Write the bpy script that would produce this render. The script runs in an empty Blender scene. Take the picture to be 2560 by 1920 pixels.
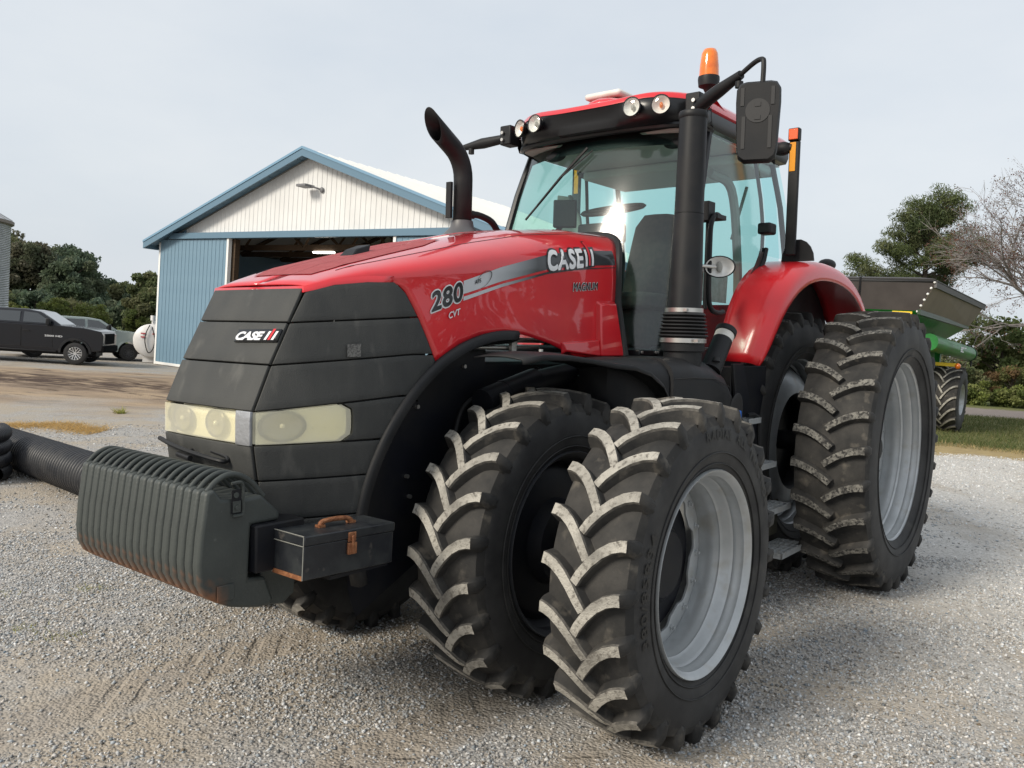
import bpy, bmesh, math, random
import numpy as np
from mathutils import Vector, Matrix
random.seed(7); rng = np.random.default_rng(7)
SC = bpy.context.scene
COL = SC.collection

# ------------------------------------------------------------------ camera
CW = np.array([3.44158, 3.13776, 1.77571])
RW = np.array([[-0.62488, 0.77736, 0.07235], [0.00056, -0.09223, 0.99574], [-0.78072, -0.62226, -0.05720]])
cam = bpy.data.cameras.new('camera'); cam_o = bpy.data.objects.new('camera', cam); COL.objects.link(cam_o)
cam.sensor_fit = 'HORIZONTAL'; cam.sensor_width = 36.0; cam.lens = 36.0 * 2082.17 / 2560.0
cam.clip_start = 0.05; cam.clip_end = 3000
cam_o.matrix_world = Matrix(((RW[0][0], RW[1][0], -RW[2][0], CW[0]), (RW[0][1], RW[1][1], -RW[2][1], CW[1]),
                             (RW[0][2], RW[1][2], -RW[2][2], CW[2]), (0, 0, 0, 1)))
SC.camera = cam_o

# ------------------------------------------------------------------ sun and sky
SUN = Vector((0.84, -0.22, 0.55)).normalized()
sl = bpy.data.lights.new('sun', 'SUN'); sl.energy = 2.2; sl.angle = math.radians(16); sl.color = (1.0, 0.92, 0.79)
so = bpy.data.objects.new('sun', sl); COL.objects.link(so)
so.rotation_euler = (-SUN).to_track_quat('-Z', 'Y').to_euler()
W = bpy.data.worlds.new('World'); SC.world = W; W.use_nodes = True
nt = W.node_tree; nt.nodes.clear()
def wn(t, **k):
    n = nt.nodes.new(t)
    for a, b in k.items(): setattr(n, a, b)
    return n
w_out = wn('ShaderNodeOutputWorld'); w_bg = wn('ShaderNodeBackground')
sky = wn('ShaderNodeTexSky', sky_type='NISHITA', sun_disc=False)
sky.sun_elevation = math.asin(SUN.z); sky.sun_rotation = math.atan2(SUN.x, SUN.y)
sky.air_density = 1.2; sky.dust_density = 4.0; sky.ozone_density = 1.0
sc_ = wn('ShaderNodeVectorMath', operation='SCALE'); sc_.inputs['Scale'].default_value = 0.10
tc = wn('ShaderNodeTexCoord'); mp = wn('ShaderNodeMapping'); mp.inputs['Scale'].default_value = (1.0, 1.0, 2.6)
nz = wn('ShaderNodeTexNoise'); nz.inputs['Scale'].default_value = 1.6; nz.inputs['Detail'].default_value = 6; nz.inputs['Roughness'].default_value = 0.55
rp = wn('ShaderNodeValToRGB')
rp.color_ramp.elements[0].position = 0.30; rp.color_ramp.elements[0].color = (0.450, 0.492, 0.540, 1)
rp.color_ramp.elements[1].position = 0.72; rp.color_ramp.elements[1].color = (0.560, 0.580, 0.598, 1)
mx = wn('ShaderNodeMix', data_type='RGBA'); mx.inputs[0].default_value = 0.88
L = nt.links.new
L(tc.outputs['Generated'], mp.inputs['Vector']); L(mp.outputs[0], nz.inputs['Vector']); L(nz.outputs[0], rp.inputs[0])
L(sky.outputs[0], sc_.inputs[0]); L(sc_.outputs[0], mx.inputs[6]); L(rp.outputs[0], mx.inputs[7])
L(mx.outputs[2], w_bg.inputs[0]); L(w_bg.outputs[0], w_out.inputs[0]); w_bg.inputs[1].default_value = 1.0
SC.view_settings.view_transform = 'Standard'; SC.view_settings.look = 'None'
SC.view_settings.exposure = 0.63; SC.view_settings.gamma = 1.0
SC.cycles.max_bounces = 8; SC.cycles.transparent_max_bounces = 16

# ------------------------------------------------------------------ frames of reference
# ground directions: A = away from the viewer, B = to the viewer's right
FA = np.array([-0.78035296, -0.62533932]); FB = np.array([-0.62533932, 0.78035296])
def G(a, b, z=0.0):
    p = CW[:2] + FA * a + FB * b
    return Vector((p[0], p[1], z))
def terr(a, b):
    d = np.hypot(a - 4.65, b + 0.3); t = np.clip((d - 9.0) / 13.0, 0, 1); w = 1 - t * t * (3 - 2 * t)
    return 0.046 * (b + 0.296) * w + (-0.3 + 0.22 * np.clip((b - 2.0) / 8.0, 0, 1)) * (1 - w)
def GT(a, b, dz=0.0): return G(a, b, float(terr(a, b)) + dz)
YAW_B = math.atan2(FB[1], FB[0])          # yaw of an object whose +X points to the viewer's right
# the yard is not level: the tractor stands on ground tipped 2.6 degrees
TILT = Matrix(((0.99958634, 0.0005162, 0.02875547, 0), (0.0005162, 0.99935584, -0.03588358, 0), (-0.02875547, 0.03588358, 0.99894219, 0), (0, 0, 0, 1)))

# ------------------------------------------------------------------ materials
MATS = {}
def mat(name, base, rough=0.5, metal=0.0, base2=None, nscale=6.0, lo=0.4, hi=0.65, bump=0.0, bscale=60.0, coat=0.0, coat_r=0.05,
        rough2=None, spec=0.5, emit=None, estr=0.0, detail=5.0, stretch=None, bdist=0.01, third=None, tscale=40.0, tlo=0.55, thi=0.7, trans=0.0, ior=1.45, alpha=1.0):
    if name in MATS: return MATS[name]
    m = bpy.data.materials.new(name); m.use_nodes = True; MATS[name] = m
    t = m.node_tree; b = t.nodes['Principled BSDF']; lk = t.links.new
    b.inputs['Base Color'].default_value = (*base, 1); b.inputs['Roughness'].default_value = rough
    b.inputs['Metallic'].default_value = metal; b.inputs['Specular IOR Level'].default_value = spec
    b.inputs['Coat Weight'].default_value = coat; b.inputs['Coat Roughness'].default_value = coat_r
    b.inputs['Transmission Weight'].default_value = trans; b.inputs['IOR'].default_value = ior; b.inputs['Alpha'].default_value = alpha
    if emit: b.inputs['Emission Color'].default_value = (*emit, 1); b.inputs['Emission Strength'].default_value = estr
    if base2 or bump or rough2 is not None:
        tcn = t.nodes.new('ShaderNodeTexCoord'); vec = tcn.outputs['Object']
        if stretch:
            mpn = t.nodes.new('ShaderNodeMapping'); mpn.inputs['Scale'].default_value = stretch
            lk(vec, mpn.inputs[0]); vec = mpn.outputs[0]
    if base2 or rough2 is not None:
        n = t.nodes.new('ShaderNodeTexNoise'); n.inputs['Scale'].default_value = nscale; n.inputs['Detail'].default_value = detail
        n.inputs['Roughness'].default_value = 0.6; lk(vec, n.inputs['Vector'])
        r = t.nodes.new('ShaderNodeMapRange'); r.inputs[1].default_value = lo; r.inputs[2].default_value = hi; lk(n.outputs[0], r.inputs[0])
        if base2:
            x = t.nodes.new('ShaderNodeMix'); x.data_type = 'RGBA'; x.inputs[6].default_value = (*base, 1); x.inputs[7].default_value = (*base2, 1)
            lk(r.outputs[0], x.inputs[0]); outc = x.outputs[2]
            if third:
                n3 = t.nodes.new('ShaderNodeTexNoise'); n3.inputs['Scale'].default_value = tscale; n3.inputs['Detail'].default_value = 6; lk(vec, n3.inputs['Vector'])
                r3 = t.nodes.new('ShaderNodeMapRange'); r3.inputs[1].default_value = tlo; r3.inputs[2].default_value = thi; lk(n3.outputs[0], r3.inputs[0])
                x3 = t.nodes.new('ShaderNodeMix'); x3.data_type = 'RGBA'; x3.inputs[7].default_value = (*third, 1)
                lk(outc, x3.inputs[6]); lk(r3.outputs[0], x3.inputs[0]); outc = x3.outputs[2]
            lk(outc, b.inputs['Base Color'])
        if rough2 is not None:
            q = t.nodes.new('ShaderNodeMapRange'); q.inputs[3].default_value = rough; q.inputs[4].default_value = rough2
            lk(r.outputs[0], q.inputs[0]); lk(q.outputs[0], b.inputs['Roughness'])
    if bump:
        n2 = t.nodes.new('ShaderNodeTexNoise'); n2.inputs['Scale'].default_value = bscale; n2.inputs['Detail'].default_value = 4; lk(vec, n2.inputs['Vector'])
        bm_ = t.nodes.new('ShaderNodeBump'); bm_.inputs['Strength'].default_value = bump; bm_.inputs['Distance'].default_value = bdist
        lk(n2.outputs[0], bm_.inputs['Height']); lk(bm_.outputs[0], b.inputs['Normal'])
    return m
def glass(name, tint, refl=1.0, rough=0.0, ior=1.45):
    if name in MATS: return MATS[name]
    m = bpy.data.materials.new(name); m.use_nodes = True; MATS[name] = m
    t = m.node_tree; t.nodes.clear(); lk = t.links.new
    o = t.nodes.new('ShaderNodeOutputMaterial'); mixs = t.nodes.new('ShaderNodeMixShader')
    tr = t.nodes.new('ShaderNodeBsdfTransparent'); tr.inputs[0].default_value = (*tint, 1)
    gl = t.nodes.new('ShaderNodeBsdfGlossy'); gl.inputs['Roughness'].default_value = rough; gl.inputs[0].default_value = (refl, refl, refl, 1)
    f0 = ((ior - 1) / (ior + 1)) ** 2; ge = t.nodes.new('ShaderNodeNewGeometry'); dt = t.nodes.new('ShaderNodeVectorMath'); dt.operation = 'DOT_PRODUCT'
    lk(ge.outputs['Incoming'], dt.inputs[0]); lk(ge.outputs['Normal'], dt.inputs[1])
    def mth(op, a, b):
        q = t.nodes.new('ShaderNodeMath'); q.operation = op
        for i_, v_ in ((0, a), (1, b)):
            if isinstance(v_, (int, float)): q.inputs[i_].default_value = v_
            else: lk(v_, q.inputs[i_])
        return q.outputs[0]
    sch = mth('POWER', mth('SUBTRACT', 1.0, mth('ABSOLUTE', dt.outputs['Value'], 0.0)), 5.0)   # Schlick, same from both sides
    lk(mth('ADD', mth('MULTIPLY', sch, 1 - f0), f0), mixs.inputs[0]); lk(tr.outputs[0], mixs.inputs[1]); lk(gl.outputs[0], mixs.inputs[2]); lk(mixs.outputs[0], o.inputs[0])
    return m

# ------------------------------------------------------------------ mesh building
class MB:
    def __init__(s): s.v = []; s.f = []; s.m = []
    def add(s, vs, fs, mi=0):
        o = len(s.v); s.v += [tuple(float(c) for c in p) for p in vs]
        for q in fs: s.f.append(tuple(i + o for i in q)); s.m.append(mi)
        return s
    def box(s, c, d, mi=0, R=None, taper=None):
        hx, hy, hz = d[0] / 2, d[1] / 2, d[2] / 2; P = []
        for z in (-1, 1):
            k = 1.0 if not taper or z < 0 else taper
            for x, y in ((-1, -1), (1, -1), (1, 1), (-1, 1)): P.append(Vector((x * hx * k, y * hy * k, z * hz)))
        if R is not None: P = [R @ p for p in P]
        c = Vector(c); return s.add([p + c for p in P], [(3, 2, 1, 0), (4, 5, 6, 7), (0, 1, 5, 4), (1, 2, 6, 5), (2, 3, 7, 6), (3, 0, 4, 7)], mi)
    def bx(s, x0, x1, y0, y1, z0, z1, mi=0): return s.box(((x0 + x1) / 2, (y0 + y1) / 2, (z0 + z1) / 2), (abs(x1 - x0), abs(y1 - y0), abs(z1 - z0)), mi)
    def hexa(s, P, mi=0): return s.add(P, [(3, 2, 1, 0), (4, 5, 6, 7), (0, 1, 5, 4), (1, 2, 6, 5), (2, 3, 7, 6), (3, 0, 4, 7)], mi)
    def cyl(s, p0, p1, r0, r1=None, n=20, caps=True, mi=0): return s.tube([p0, p1], [r0, r0 if r1 is None else r1], n, caps, mi)
    def tube(s, path, r, n=10, caps=True, mi=0, flat=1.0, upv=None):
        path = [Vector(p) for p in path]; k = len(path)
        if not hasattr(r, '__len__'): r = [r] * k
        vs = []; u = None
        for i, p in enumerate(path):
            d = (path[min(i + 1, k - 1)] - path[max(i - 1, 0)]).normalized()
            if u is None:
                u = Vector(upv) if upv else (Vector((0, 0, 1)) if abs(d.z) < 0.9 else Vector((1, 0, 0)))
            u = (u - d * u.dot(d)).normalized(); w = d.cross(u)
            for j in range(n):
                t = 2 * math.pi * j / n; vs.append(p + (u * math.cos(t) * flat + w * math.sin(t)) * r[i])
        fs = [(i * n + j, i * n + (j + 1) % n, (i + 1) * n + (j + 1) % n, (i + 1) * n + j) for i in range(k - 1) for j in range(n)]
        if caps: fs += [tuple(reversed(range(n))), tuple(range((k - 1) * n, k * n))]
        return s.add(vs, fs, mi)
    def lathe(s, prof, c=(0, 0, 0), axis='y', n=48, mi=0, closed=False, mis=None):
        # prof: (along axis, radius)
        vs = []; c = Vector(c); k = len(prof)
        for h, r in prof:
            for j in range(n):
                t = 2 * math.pi * j / n; a, b_ = r * math.cos(t), r * math.sin(t)
                vs.append(c + (Vector((a, h, b_)) if axis == 'y' else Vector((a, b_, h)) if axis == 'z' else Vector((h, a, b_))))
        o = len(s.v); s.v += [tuple(p) for p in vs]
        for i in range(k if closed else k - 1):
            i2 = (i + 1) % k
            for j in range(n):
                j2 = (j + 1) % n; q = (i * n + j, i * n + j2, i2 * n + j2, i2 * n + j)
                if axis == 'z': q = q
                s.f.append(tuple(x + o for x in q)); s.m.append(mis[i] if mis else mi)
        return s
    def grid(s, P, mi=0, flip=False, closev=False):
        nu, nv = len(P), len(P[0]); vs = [p for r in P for p in r]; fs = []
        for i in range(nu - 1):
            for j in range(nv if closev else nv - 1):
                j2 = (j + 1) % nv; q = (i * nv + j, i * nv + j2, (i + 1) * nv + j2, (i + 1) * nv + j)
                fs.append(tuple(reversed(q)) if flip else q)
        return s.add(vs, fs, mi)
    def prism(s, poly, axis, a, b, mi=0):
        # poly in the two other axes (in xyz order), extruded from a to b
        def P(p, h): return {'x': (h, p[0], p[1]), 'y': (p[0], h, p[1]), 'z': (p[0], p[1], h)}[axis]
        n = len(poly); vs = [P(p, a) for p in poly] + [P(p, b) for p in poly]
        fs = [(i, (i + 1) % n, n + (i + 1) % n, n + i) for i in range(n)] + [tuple(reversed(range(n))), tuple(range(n, 2 * n))]
        return s.add(vs, fs, mi)
    def ell(s, c, r, nu=14, nv=10, mi=0, R=None):
        vs = []
        for i in range(nv + 1):
            ph = math.pi * i / nv
            for j in range(nu):
                t = 2 * math.pi * j / nu; p = Vector((r[0] * math.sin(ph) * math.cos(t), r[1] * math.sin(ph) * math.sin(t), r[2] * math.cos(ph)))
                vs.append((R @ p if R else p) + Vector(c))
        fs = [(i * nu + j, (i + 1) * nu + j, (i + 1) * nu + (j + 1) % nu, i * nu + (j + 1) % nu) for i in range(nv) for j in range(nu)]
        return s.add(vs, fs, mi)
    def mirror_y(s):
        o = len(s.v); s.v += [(x, -y, z) for x, y, z in s.v]; k = len(s.f)
        for i in range(k): s.f.append(tuple(reversed([q + o for q in s.f[i]]))); s.m.append(s.m[i])
        return s
    def build(s, name, mats, parent=None, smooth=35, bevel=0, solid=0, recalc=True, seg=2, sub=0):
        me = bpy.data.meshes.new(name); me.from_pydata(s.v, [], s.f)
        if not isinstance(mats, (list, tuple)): mats = [mats]
        for m_ in mats: me.materials.append(m_)
        if any(s.m): me.polygons.foreach_set('material_index', s.m)
        if recalc:
            bm = bmesh.new(); bm.from_mesh(me); bmesh.ops.remove_doubles(bm, verts=bm.verts, dist=1e-5)
            bmesh.ops.recalc_face_normals(bm, faces=bm.faces); bm.to_mesh(me); bm.free()
        if smooth:
            me.polygons.foreach_set('use_smooth', [True] * len(me.polygons)); me.set_sharp_from_angle(angle=math.radians(smooth))
        me.update(); o = bpy.data.objects.new(name, me); COL.objects.link(o)
        if parent: o.parent = parent
        if sub:
            q = o.modifiers.new('sub', 'SUBSURF'); q.levels = sub; q.render_levels = sub
        if solid:
            q = o.modifiers.new('solid', 'SOLIDIFY'); q.thickness = solid; q.offset = 0
        if bevel:
            q = o.modifiers.new('bevel', 'BEVEL'); q.width = bevel; q.segments = seg; q.limit_method = 'ANGLE'; q.angle_limit = math.radians(40)
        return o
def tag(o, label=None, cat=None, group=None, kind=None):
    if label: o['label'] = label
    if cat: o['category'] = cat
    if group: o['group'] = group
    if kind: o['kind'] = kind
    return o
def empty(name, loc=(0, 0, 0), rz=0.0, mw=None):
    o = bpy.data.objects.new(name, None); COL.objects.link(o); o.empty_display_size = 0.2
    if mw is not None: o.matrix_world = mw
    else: o.location = loc; o.rotation_euler = (0, 0, rz)
    return o
def inst(name, me_obj, parent=None, loc=(0, 0, 0), rot=(0, 0, 0), scale=(1, 1, 1)):
    o = bpy.data.objects.new(name, me_obj.data if hasattr(me_obj, 'data') else me_obj); COL.objects.link(o)
    o.parent = parent; o.location = loc; o.rotation_euler = rot; o.scale = scale
    return o
def copy_tree(o, parent=None):
    c = o.copy(); COL.objects.link(c); c.parent = parent
    for ch in list(o.children): copy_tree(ch, c)
    return c
def interp(x, xs, ys): return float(np.interp(x, xs, ys))
def spline(pts, n=8):
    # Catmull-Rom through the points
    P = [Vector(p) for p in pts]; P = [P[0] * 2 - P[1]] + P + [P[-1] * 2 - P[-2]]; out = []
    for i in range(1, len(P) - 2):
        for k in range(n):
            t = k / n; a, b, c, d = P[i - 1], P[i], P[i + 1], P[i + 2]
            out.append(0.5 * ((2 * b) + (c - a) * t + (2 * a - 5 * b + 4 * c - d) * t * t + (3 * b - a - 3 * c + d) * t ** 3))
    out.append(P[-2]); return out
def text_mesh(txt, bold=0.0, shear=0.0, space=1.0, extrude=0.0):
    cu = bpy.data.curves.new('lettering', 'FONT'); cu.body = txt; cu.size = 1.0; cu.offset = bold; cu.shear = shear
    cu.space_character = space; cu.extrude = extrude; cu.resolution_u = 4; cu.fill_mode = 'FRONT' if extrude == 0 else 'BOTH'
    o = bpy.data.objects.new('lettering', cu); COL.objects.link(o)
    dg = bpy.context.evaluated_depsgraph_get(); me = bpy.data.meshes.new_from_object(o.evaluated_get(dg))
    v = np.array([q.co[:] for q in me.vertices]); f = [tuple(q.vertices) for q in me.polygons]
    bpy.data.objects.remove(o); bpy.data.curves.remove(cu); bpy.data.meshes.remove(me)
    return v, f
def text_on(name, txt, fn, material, parent, bold=0.0, shear=0.0, space=1.0, pad=None, extrude=0.0, spread=0.0, copies=1):
    # fn(u, v, h) -> point, u and v running 0..1 over the lettering's own box (or over the given box)
    v, f = text_mesh(txt, bold, shear, space, extrude)
    if pad is None: pad = (v[:, 0].min(), v[:, 0].max(), v[:, 1].min(), v[:, 1].max())
    b = MB()
    for k in range(copies):       # heavier strokes: the same letters laid again, a hair apart and shifted
        dx, dy = (spread * math.cos(2 * math.pi * k / copies), spread * math.sin(2 * math.pi * k / copies)) if copies > 1 else (0, 0)
        b.add([fn((p[0] + dx - pad[0]) / (pad[1] - pad[0]), (p[1] + dy - pad[2]) / (pad[3] - pad[2]), p[2] + 0.00012 * k) for p in v], f)
    return b.build(name, material, parent, smooth=0, recalc=False), pad
# ------------------------------------------------------------------ ground
def ab_axis():
    pos = [0.0]; st_ = 0.12
    while pos[-1] < 700: pos.append(pos[-1] + st_); st_ *= 1.045
    return np.array(pos)
pa = ab_axis(); A_ = np.concatenate([-pa[1:90][::-1], pa]) + 4.0; B_ax = np.concatenate([-pa[1:][::-1], pa])
def undul(a, b):
    d = np.hypot(a - 4.65, b + 0.3)
    return 0.010 * np.sin(2.1 * a + 0.7 * b) * np.sin(1.3 * b - 0.6 * a) + 0.018 * np.sin(0.55 * a - 0.4 * b + 1) * np.clip(d / 8, 0, 1)
AA, BB = np.meshgrid(A_, B_ax, indexing='ij'); ZZ = terr(AA, BB) + undul(AA, BB) - 0.010
# the dirt field beyond the gravel is rough
rough = np.clip((AA - 17) / 3, 0, 1) * np.clip((27 - AA) / 3, 0, 1) * np.clip((-4 - BB) / 3, 0, 1)
ZZ = ZZ + rough * 0.05 * (np.sin(AA * 3.1 + np.sin(BB * 1.7)) * np.sin(BB * 2.3 + 0.5 * AA))
XY = CW[:2] + AA[..., None] * FA + BB[..., None] * FB
na, nb = AA.shape; V = np.concatenate([XY, ZZ[..., None]], -1).reshape(-1, 3)
i, j = np.meshgrid(np.arange(na - 1), np.arange(nb - 1), indexing='ij'); k = (i * nb + j).ravel(); F_ = np.stack([k, k + 1, k + nb + 1, k + nb], 1)
def np_mesh(name, V, F, mats, parent=None, smooth=True, col=None, cdom='POINT'):
    me = bpy.data.meshes.new(name); me.vertices.add(len(V)); me.vertices.foreach_set('co', np.ascontiguousarray(V, dtype=np.float32).ravel())
    n = F.shape[1]; me.loops.add(F.size); me.loops.foreach_set('vertex_index', np.ascontiguousarray(F, dtype=np.int32).ravel())
    me.polygons.add(len(F)); me.polygons.foreach_set('loop_start', np.arange(0, F.size, n, dtype=np.int32))
    if smooth: me.polygons.foreach_set('use_smooth', np.ones(len(F), dtype=bool))
    for m_ in (mats if isinstance(mats, (list, tuple)) else [mats]): me.materials.append(m_)
    if col is not None:
        at = me.color_attributes.new('tone', 'FLOAT_COLOR', cdom); at.data.foreach_set('color', np.ascontiguousarray(col, dtype=np.float32).ravel())
    me.update(calc_edges=True); me.validate(); o = bpy.data.objects.new(name, me); COL.objects.link(o)
    if parent: o.parent = parent
    return o
gm = bpy.data.materials.new('yard_ground'); gm.use_nodes = True; t = gm.node_tree; lk = t.links.new; B0 = t.nodes['Principled BSDF']; B0.inputs['Roughness'].default_value = 0.95; B0.inputs['Specular IOR Level'].default_value = 0.15
def N(tp, **kw):
    n = t.nodes.new(tp)
    for a, b in kw.items(): setattr(n, a, b)
    return n
geo = N('ShaderNodeTexCoord'); pos = geo.outputs['Object']
def dotv(v, off):
    d = N('ShaderNodeVectorMath', operation='DOT_PRODUCT'); d.inputs[1].default_value = (v[0], v[1], 0); lk(pos, d.inputs[0])
    m = N('ShaderNodeMath', operation='ADD'); m.inputs[1].default_value = -float(np.dot(v, CW[:2])); lk(d.outputs['Value'], m.inputs[0]); return m.outputs[0]
ca, cb = dotv(FA, 0), dotv(FB, 0)
def noise(scale, detail=5, rough_=0.6, stretch=None):
    n = N('ShaderNodeTexNoise'); n.inputs['Scale'].default_value = scale; n.inputs['Detail'].default_value = detail; n.inputs['Roughness'].default_value = rough_
    if stretch:
        cx = N('ShaderNodeCombineXYZ'); ma, mb = N('ShaderNodeMath', operation='MULTIPLY'), N('ShaderNodeMath', operation='MULTIPLY'); ma.inputs[1].default_value, mb.inputs[1].default_value = stretch
        lk(ca, ma.inputs[0]); lk(cb, mb.inputs[0]); lk(ma.outputs[0], cx.inputs[0]); lk(mb.outputs[0], cx.inputs[1]); lk(cx.outputs[0], n.inputs['Vector'])
    else: lk(pos, n.inputs['Vector'])
    return n.outputs[0]
def mrange(x, a, b, c=0.0, d=1.0):
    m = N('ShaderNodeMapRange'); m.inputs[1].default_value, m.inputs[2].default_value, m.inputs[3].default_value, m.inputs[4].default_value = a, b, c, d; lk(x, m.inputs[0]); return m.outputs[0]
def math_(op, a, b):
    m = N('ShaderNodeMath', operation=op)
    for q, v in ((0, a), (1, b)):
        if isinstance(v, (int, float)): m.inputs[q].default_value = v
        else: lk(v, m.inputs[q])
    return m.outputs[0]
def mixc(f, a, b):
    m = N('ShaderNodeMix', data_type='RGBA')
    for q, v in ((0, f), (6, a), (7, b)):
        if isinstance(v, tuple): m.inputs[q].default_value = (*v, 1)
        elif isinstance(v, (int, float)): m.inputs[q].default_value = v
        else: lk(v, m.inputs[q])
    return m.outputs[2]
big = noise(0.55, 4); med = noise(1.7, 5); 
# stone cells give the gravel its grain
vor = N('ShaderNodeTexVoronoi'); vor.inputs['Scale'].default_value = 62; lk(pos, vor.inputs['Vector'])
vor2 = N('ShaderNodeTexVoronoi'); vor2.inputs['Scale'].default_value = 26; lk(pos, vor2.inputs['Vector'])
stone = N('ShaderNodeSeparateColor'); lk(vor.outputs['Color'], stone.inputs[0])
g1 = mixc(stone.outputs[0], (0.20, 0.195, 0.19), (0.50, 0.485, 0.465))
g2 = mixc(stone.outputs[1], (0.27, 0.255, 0.235), (0.43, 0.41, 0.38))
grav = mixc(mrange(med, 0.35, 0.65), g1, g2)
fines = mixc(stone.outputs[2], (0.34, 0.295, 0.24), (0.41, 0.365, 0.305))      # packed sandy fines
grav = mixc(mrange(math_('ADD', math_('MULTIPLY', big, 0.6), math_('MULTIPLY', med, 0.4)), 0.47, 0.55), grav, fines)
# paler stone on the right, where the drive is
grav = mixc(mrange(math_('ADD', cb, math_('MULTIPLY', big, 2.0)), 2.6, 5.0), grav, mixc(stone.outputs[0], (0.40, 0.385, 0.36), (0.60, 0.58, 0.55)))
# tan dirt field on the left beyond the gravel
wob = math_('MULTIPLY', math_('SUBTRACT', noise(0.5, 5), 0.5), 7.0); aw = math_('ADD', ca, wob)
streak = noise(1.0, 6, 0.65, (1.1, 0.22)); streak2 = noise(2.2, 6, 0.65, (1.3, 0.3))
dirt = mixc(mrange(streak, 0.38, 0.62), (0.40, 0.305, 0.21), (0.26, 0.20, 0.15)); dirt = mixc(mrange(streak2, 0.54, 0.66), dirt, (0.10, 0.075, 0.058))
dband = math_('MULTIPLY', math_('MULTIPLY', mrange(aw, 16.0, 19.0), mrange(aw, 27.5, 25.5)), mrange(cb, -1.0, -4.0))
dark = math_('MULTIPLY', math_('MULTIPLY', mrange(aw, 20.5, 22.0), mrange(aw, 24.5, 23.0)), mrange(streak2, 0.40, 0.52))
dirt = mixc(dark, dirt, (0.085, 0.060, 0.048))
# prints of the tractor's tread where it rolled in, and a worn wheel path beside them
sx_ = N('ShaderNodeSeparateXYZ'); lk(pos, sx_.inputs[0]); wx, wy = sx_.outputs[0], sx_.outputs[1]
def band(c, hw): return mrange(math_('ABSOLUTE', math_('SUBTRACT', wy, c), 0.0), hw, hw - 0.05)
tr = math_('MAXIMUM', band(0.69, 0.20), math_('MAXIMUM', band(-0.69, 0.20), band(1.44, 0.20)))
tr = math_('MULTIPLY', tr, math_('MULTIPLY', mrange(wx, 0.2, 0.5), mrange(math_('ADD', wx, math_('MULTIPLY', med, 3.0)), 4.2, 3.0)))
near = math_('ABSOLUTE', math_('SUBTRACT', wy, 0.69), 0.0)
ph = math_('MULTIPLY', math_('ADD', wx, math_('MULTIPLY', near, 0.95)), 31.4); lugp = math_('MULTIPLY', mrange(math_('SINE', ph, 0.0), 0.2, 0.8), math_('MULTIPLY', tr, mrange(med, 0.40, 0.60)))
path = noise(1.0, 5, 0.6, (0.35, 1.0))
grav = mixc(mrange(path, 0.52, 0.64, 0.0, 0.75), grav, fines); grav = mixc(math_('MULTIPLY', tr, 0.6), grav, (0.30, 0.26, 0.215))
colr = mixc(dband, grav, dirt)
# grass on the right and everywhere far away, straw-coloured at its edge
wob2 = math_('MULTIPLY', math_('SUBTRACT', noise(0.9, 5), 0.5), 3.0); aw2 = math_('ADD', ca, wob2)
gmask = math_('MULTIPLY', mrange(aw2, 14.2, 14.9), mrange(cb, 3.0, 4.5)); far = mrange(aw2, 38.5, 40.0); lefth = mrange(cb, -3.0, 0.0)
roadm = math_('MULTIPLY', math_('MULTIPLY', mrange(aw2, 33.5, 34.5), mrange(aw2, 41.0, 40.0)), mrange(cb, 8.0, 10.0))
grass = mixc(mrange(noise(2.6, 6, 0.7), 0.35, 0.65), (0.085, 0.105, 0.035), (0.165, 0.165, 0.065)); grass = mixc(mrange(noise(14, 4), 0.5, 0.7), grass, (0.24, 0.21, 0.11))
straw = mixc(mrange(noise(7, 5), 0.35, 0.65), (0.40, 0.31, 0.155), (0.29, 0.22, 0.115))
grass = mixc(math_('MULTIPLY', mrange(aw2, 18.2, 17.0), 1.0), grass, straw)
colr = mixc(gmask, colr, grass); colr = mixc(roadm, colr, (0.23, 0.20, 0.185)); 
farl = math_('MULTIPLY', mrange(aw2, 42, 44), 1.0); colr = mixc(farl, colr, (0.10, 0.12, 0.045))
lk(colr, B0.inputs['Base Color'])
bh = math_('ADD', math_('MULTIPLY', vor.outputs['Distance'], -0.55), math_('ADD', math_('MULTIPLY', vor2.outputs['Distance'], -0.35), math_('SUBTRACT', math_('MULTIPLY', noise(9, 6), 1.3), math_('MULTIPLY', lugp, 1.0))))
bu = N('ShaderNodeBump'); bu.inputs['Strength'].default_value = 0.9; bu.inputs['Distance'].default_value = 0.016; lk(bh, bu.inputs['Height']); lk(bu.outputs[0], B0.inputs['Normal'])
ground = tag(np_mesh('ground', V, F_, gm), kind='structure')

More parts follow.
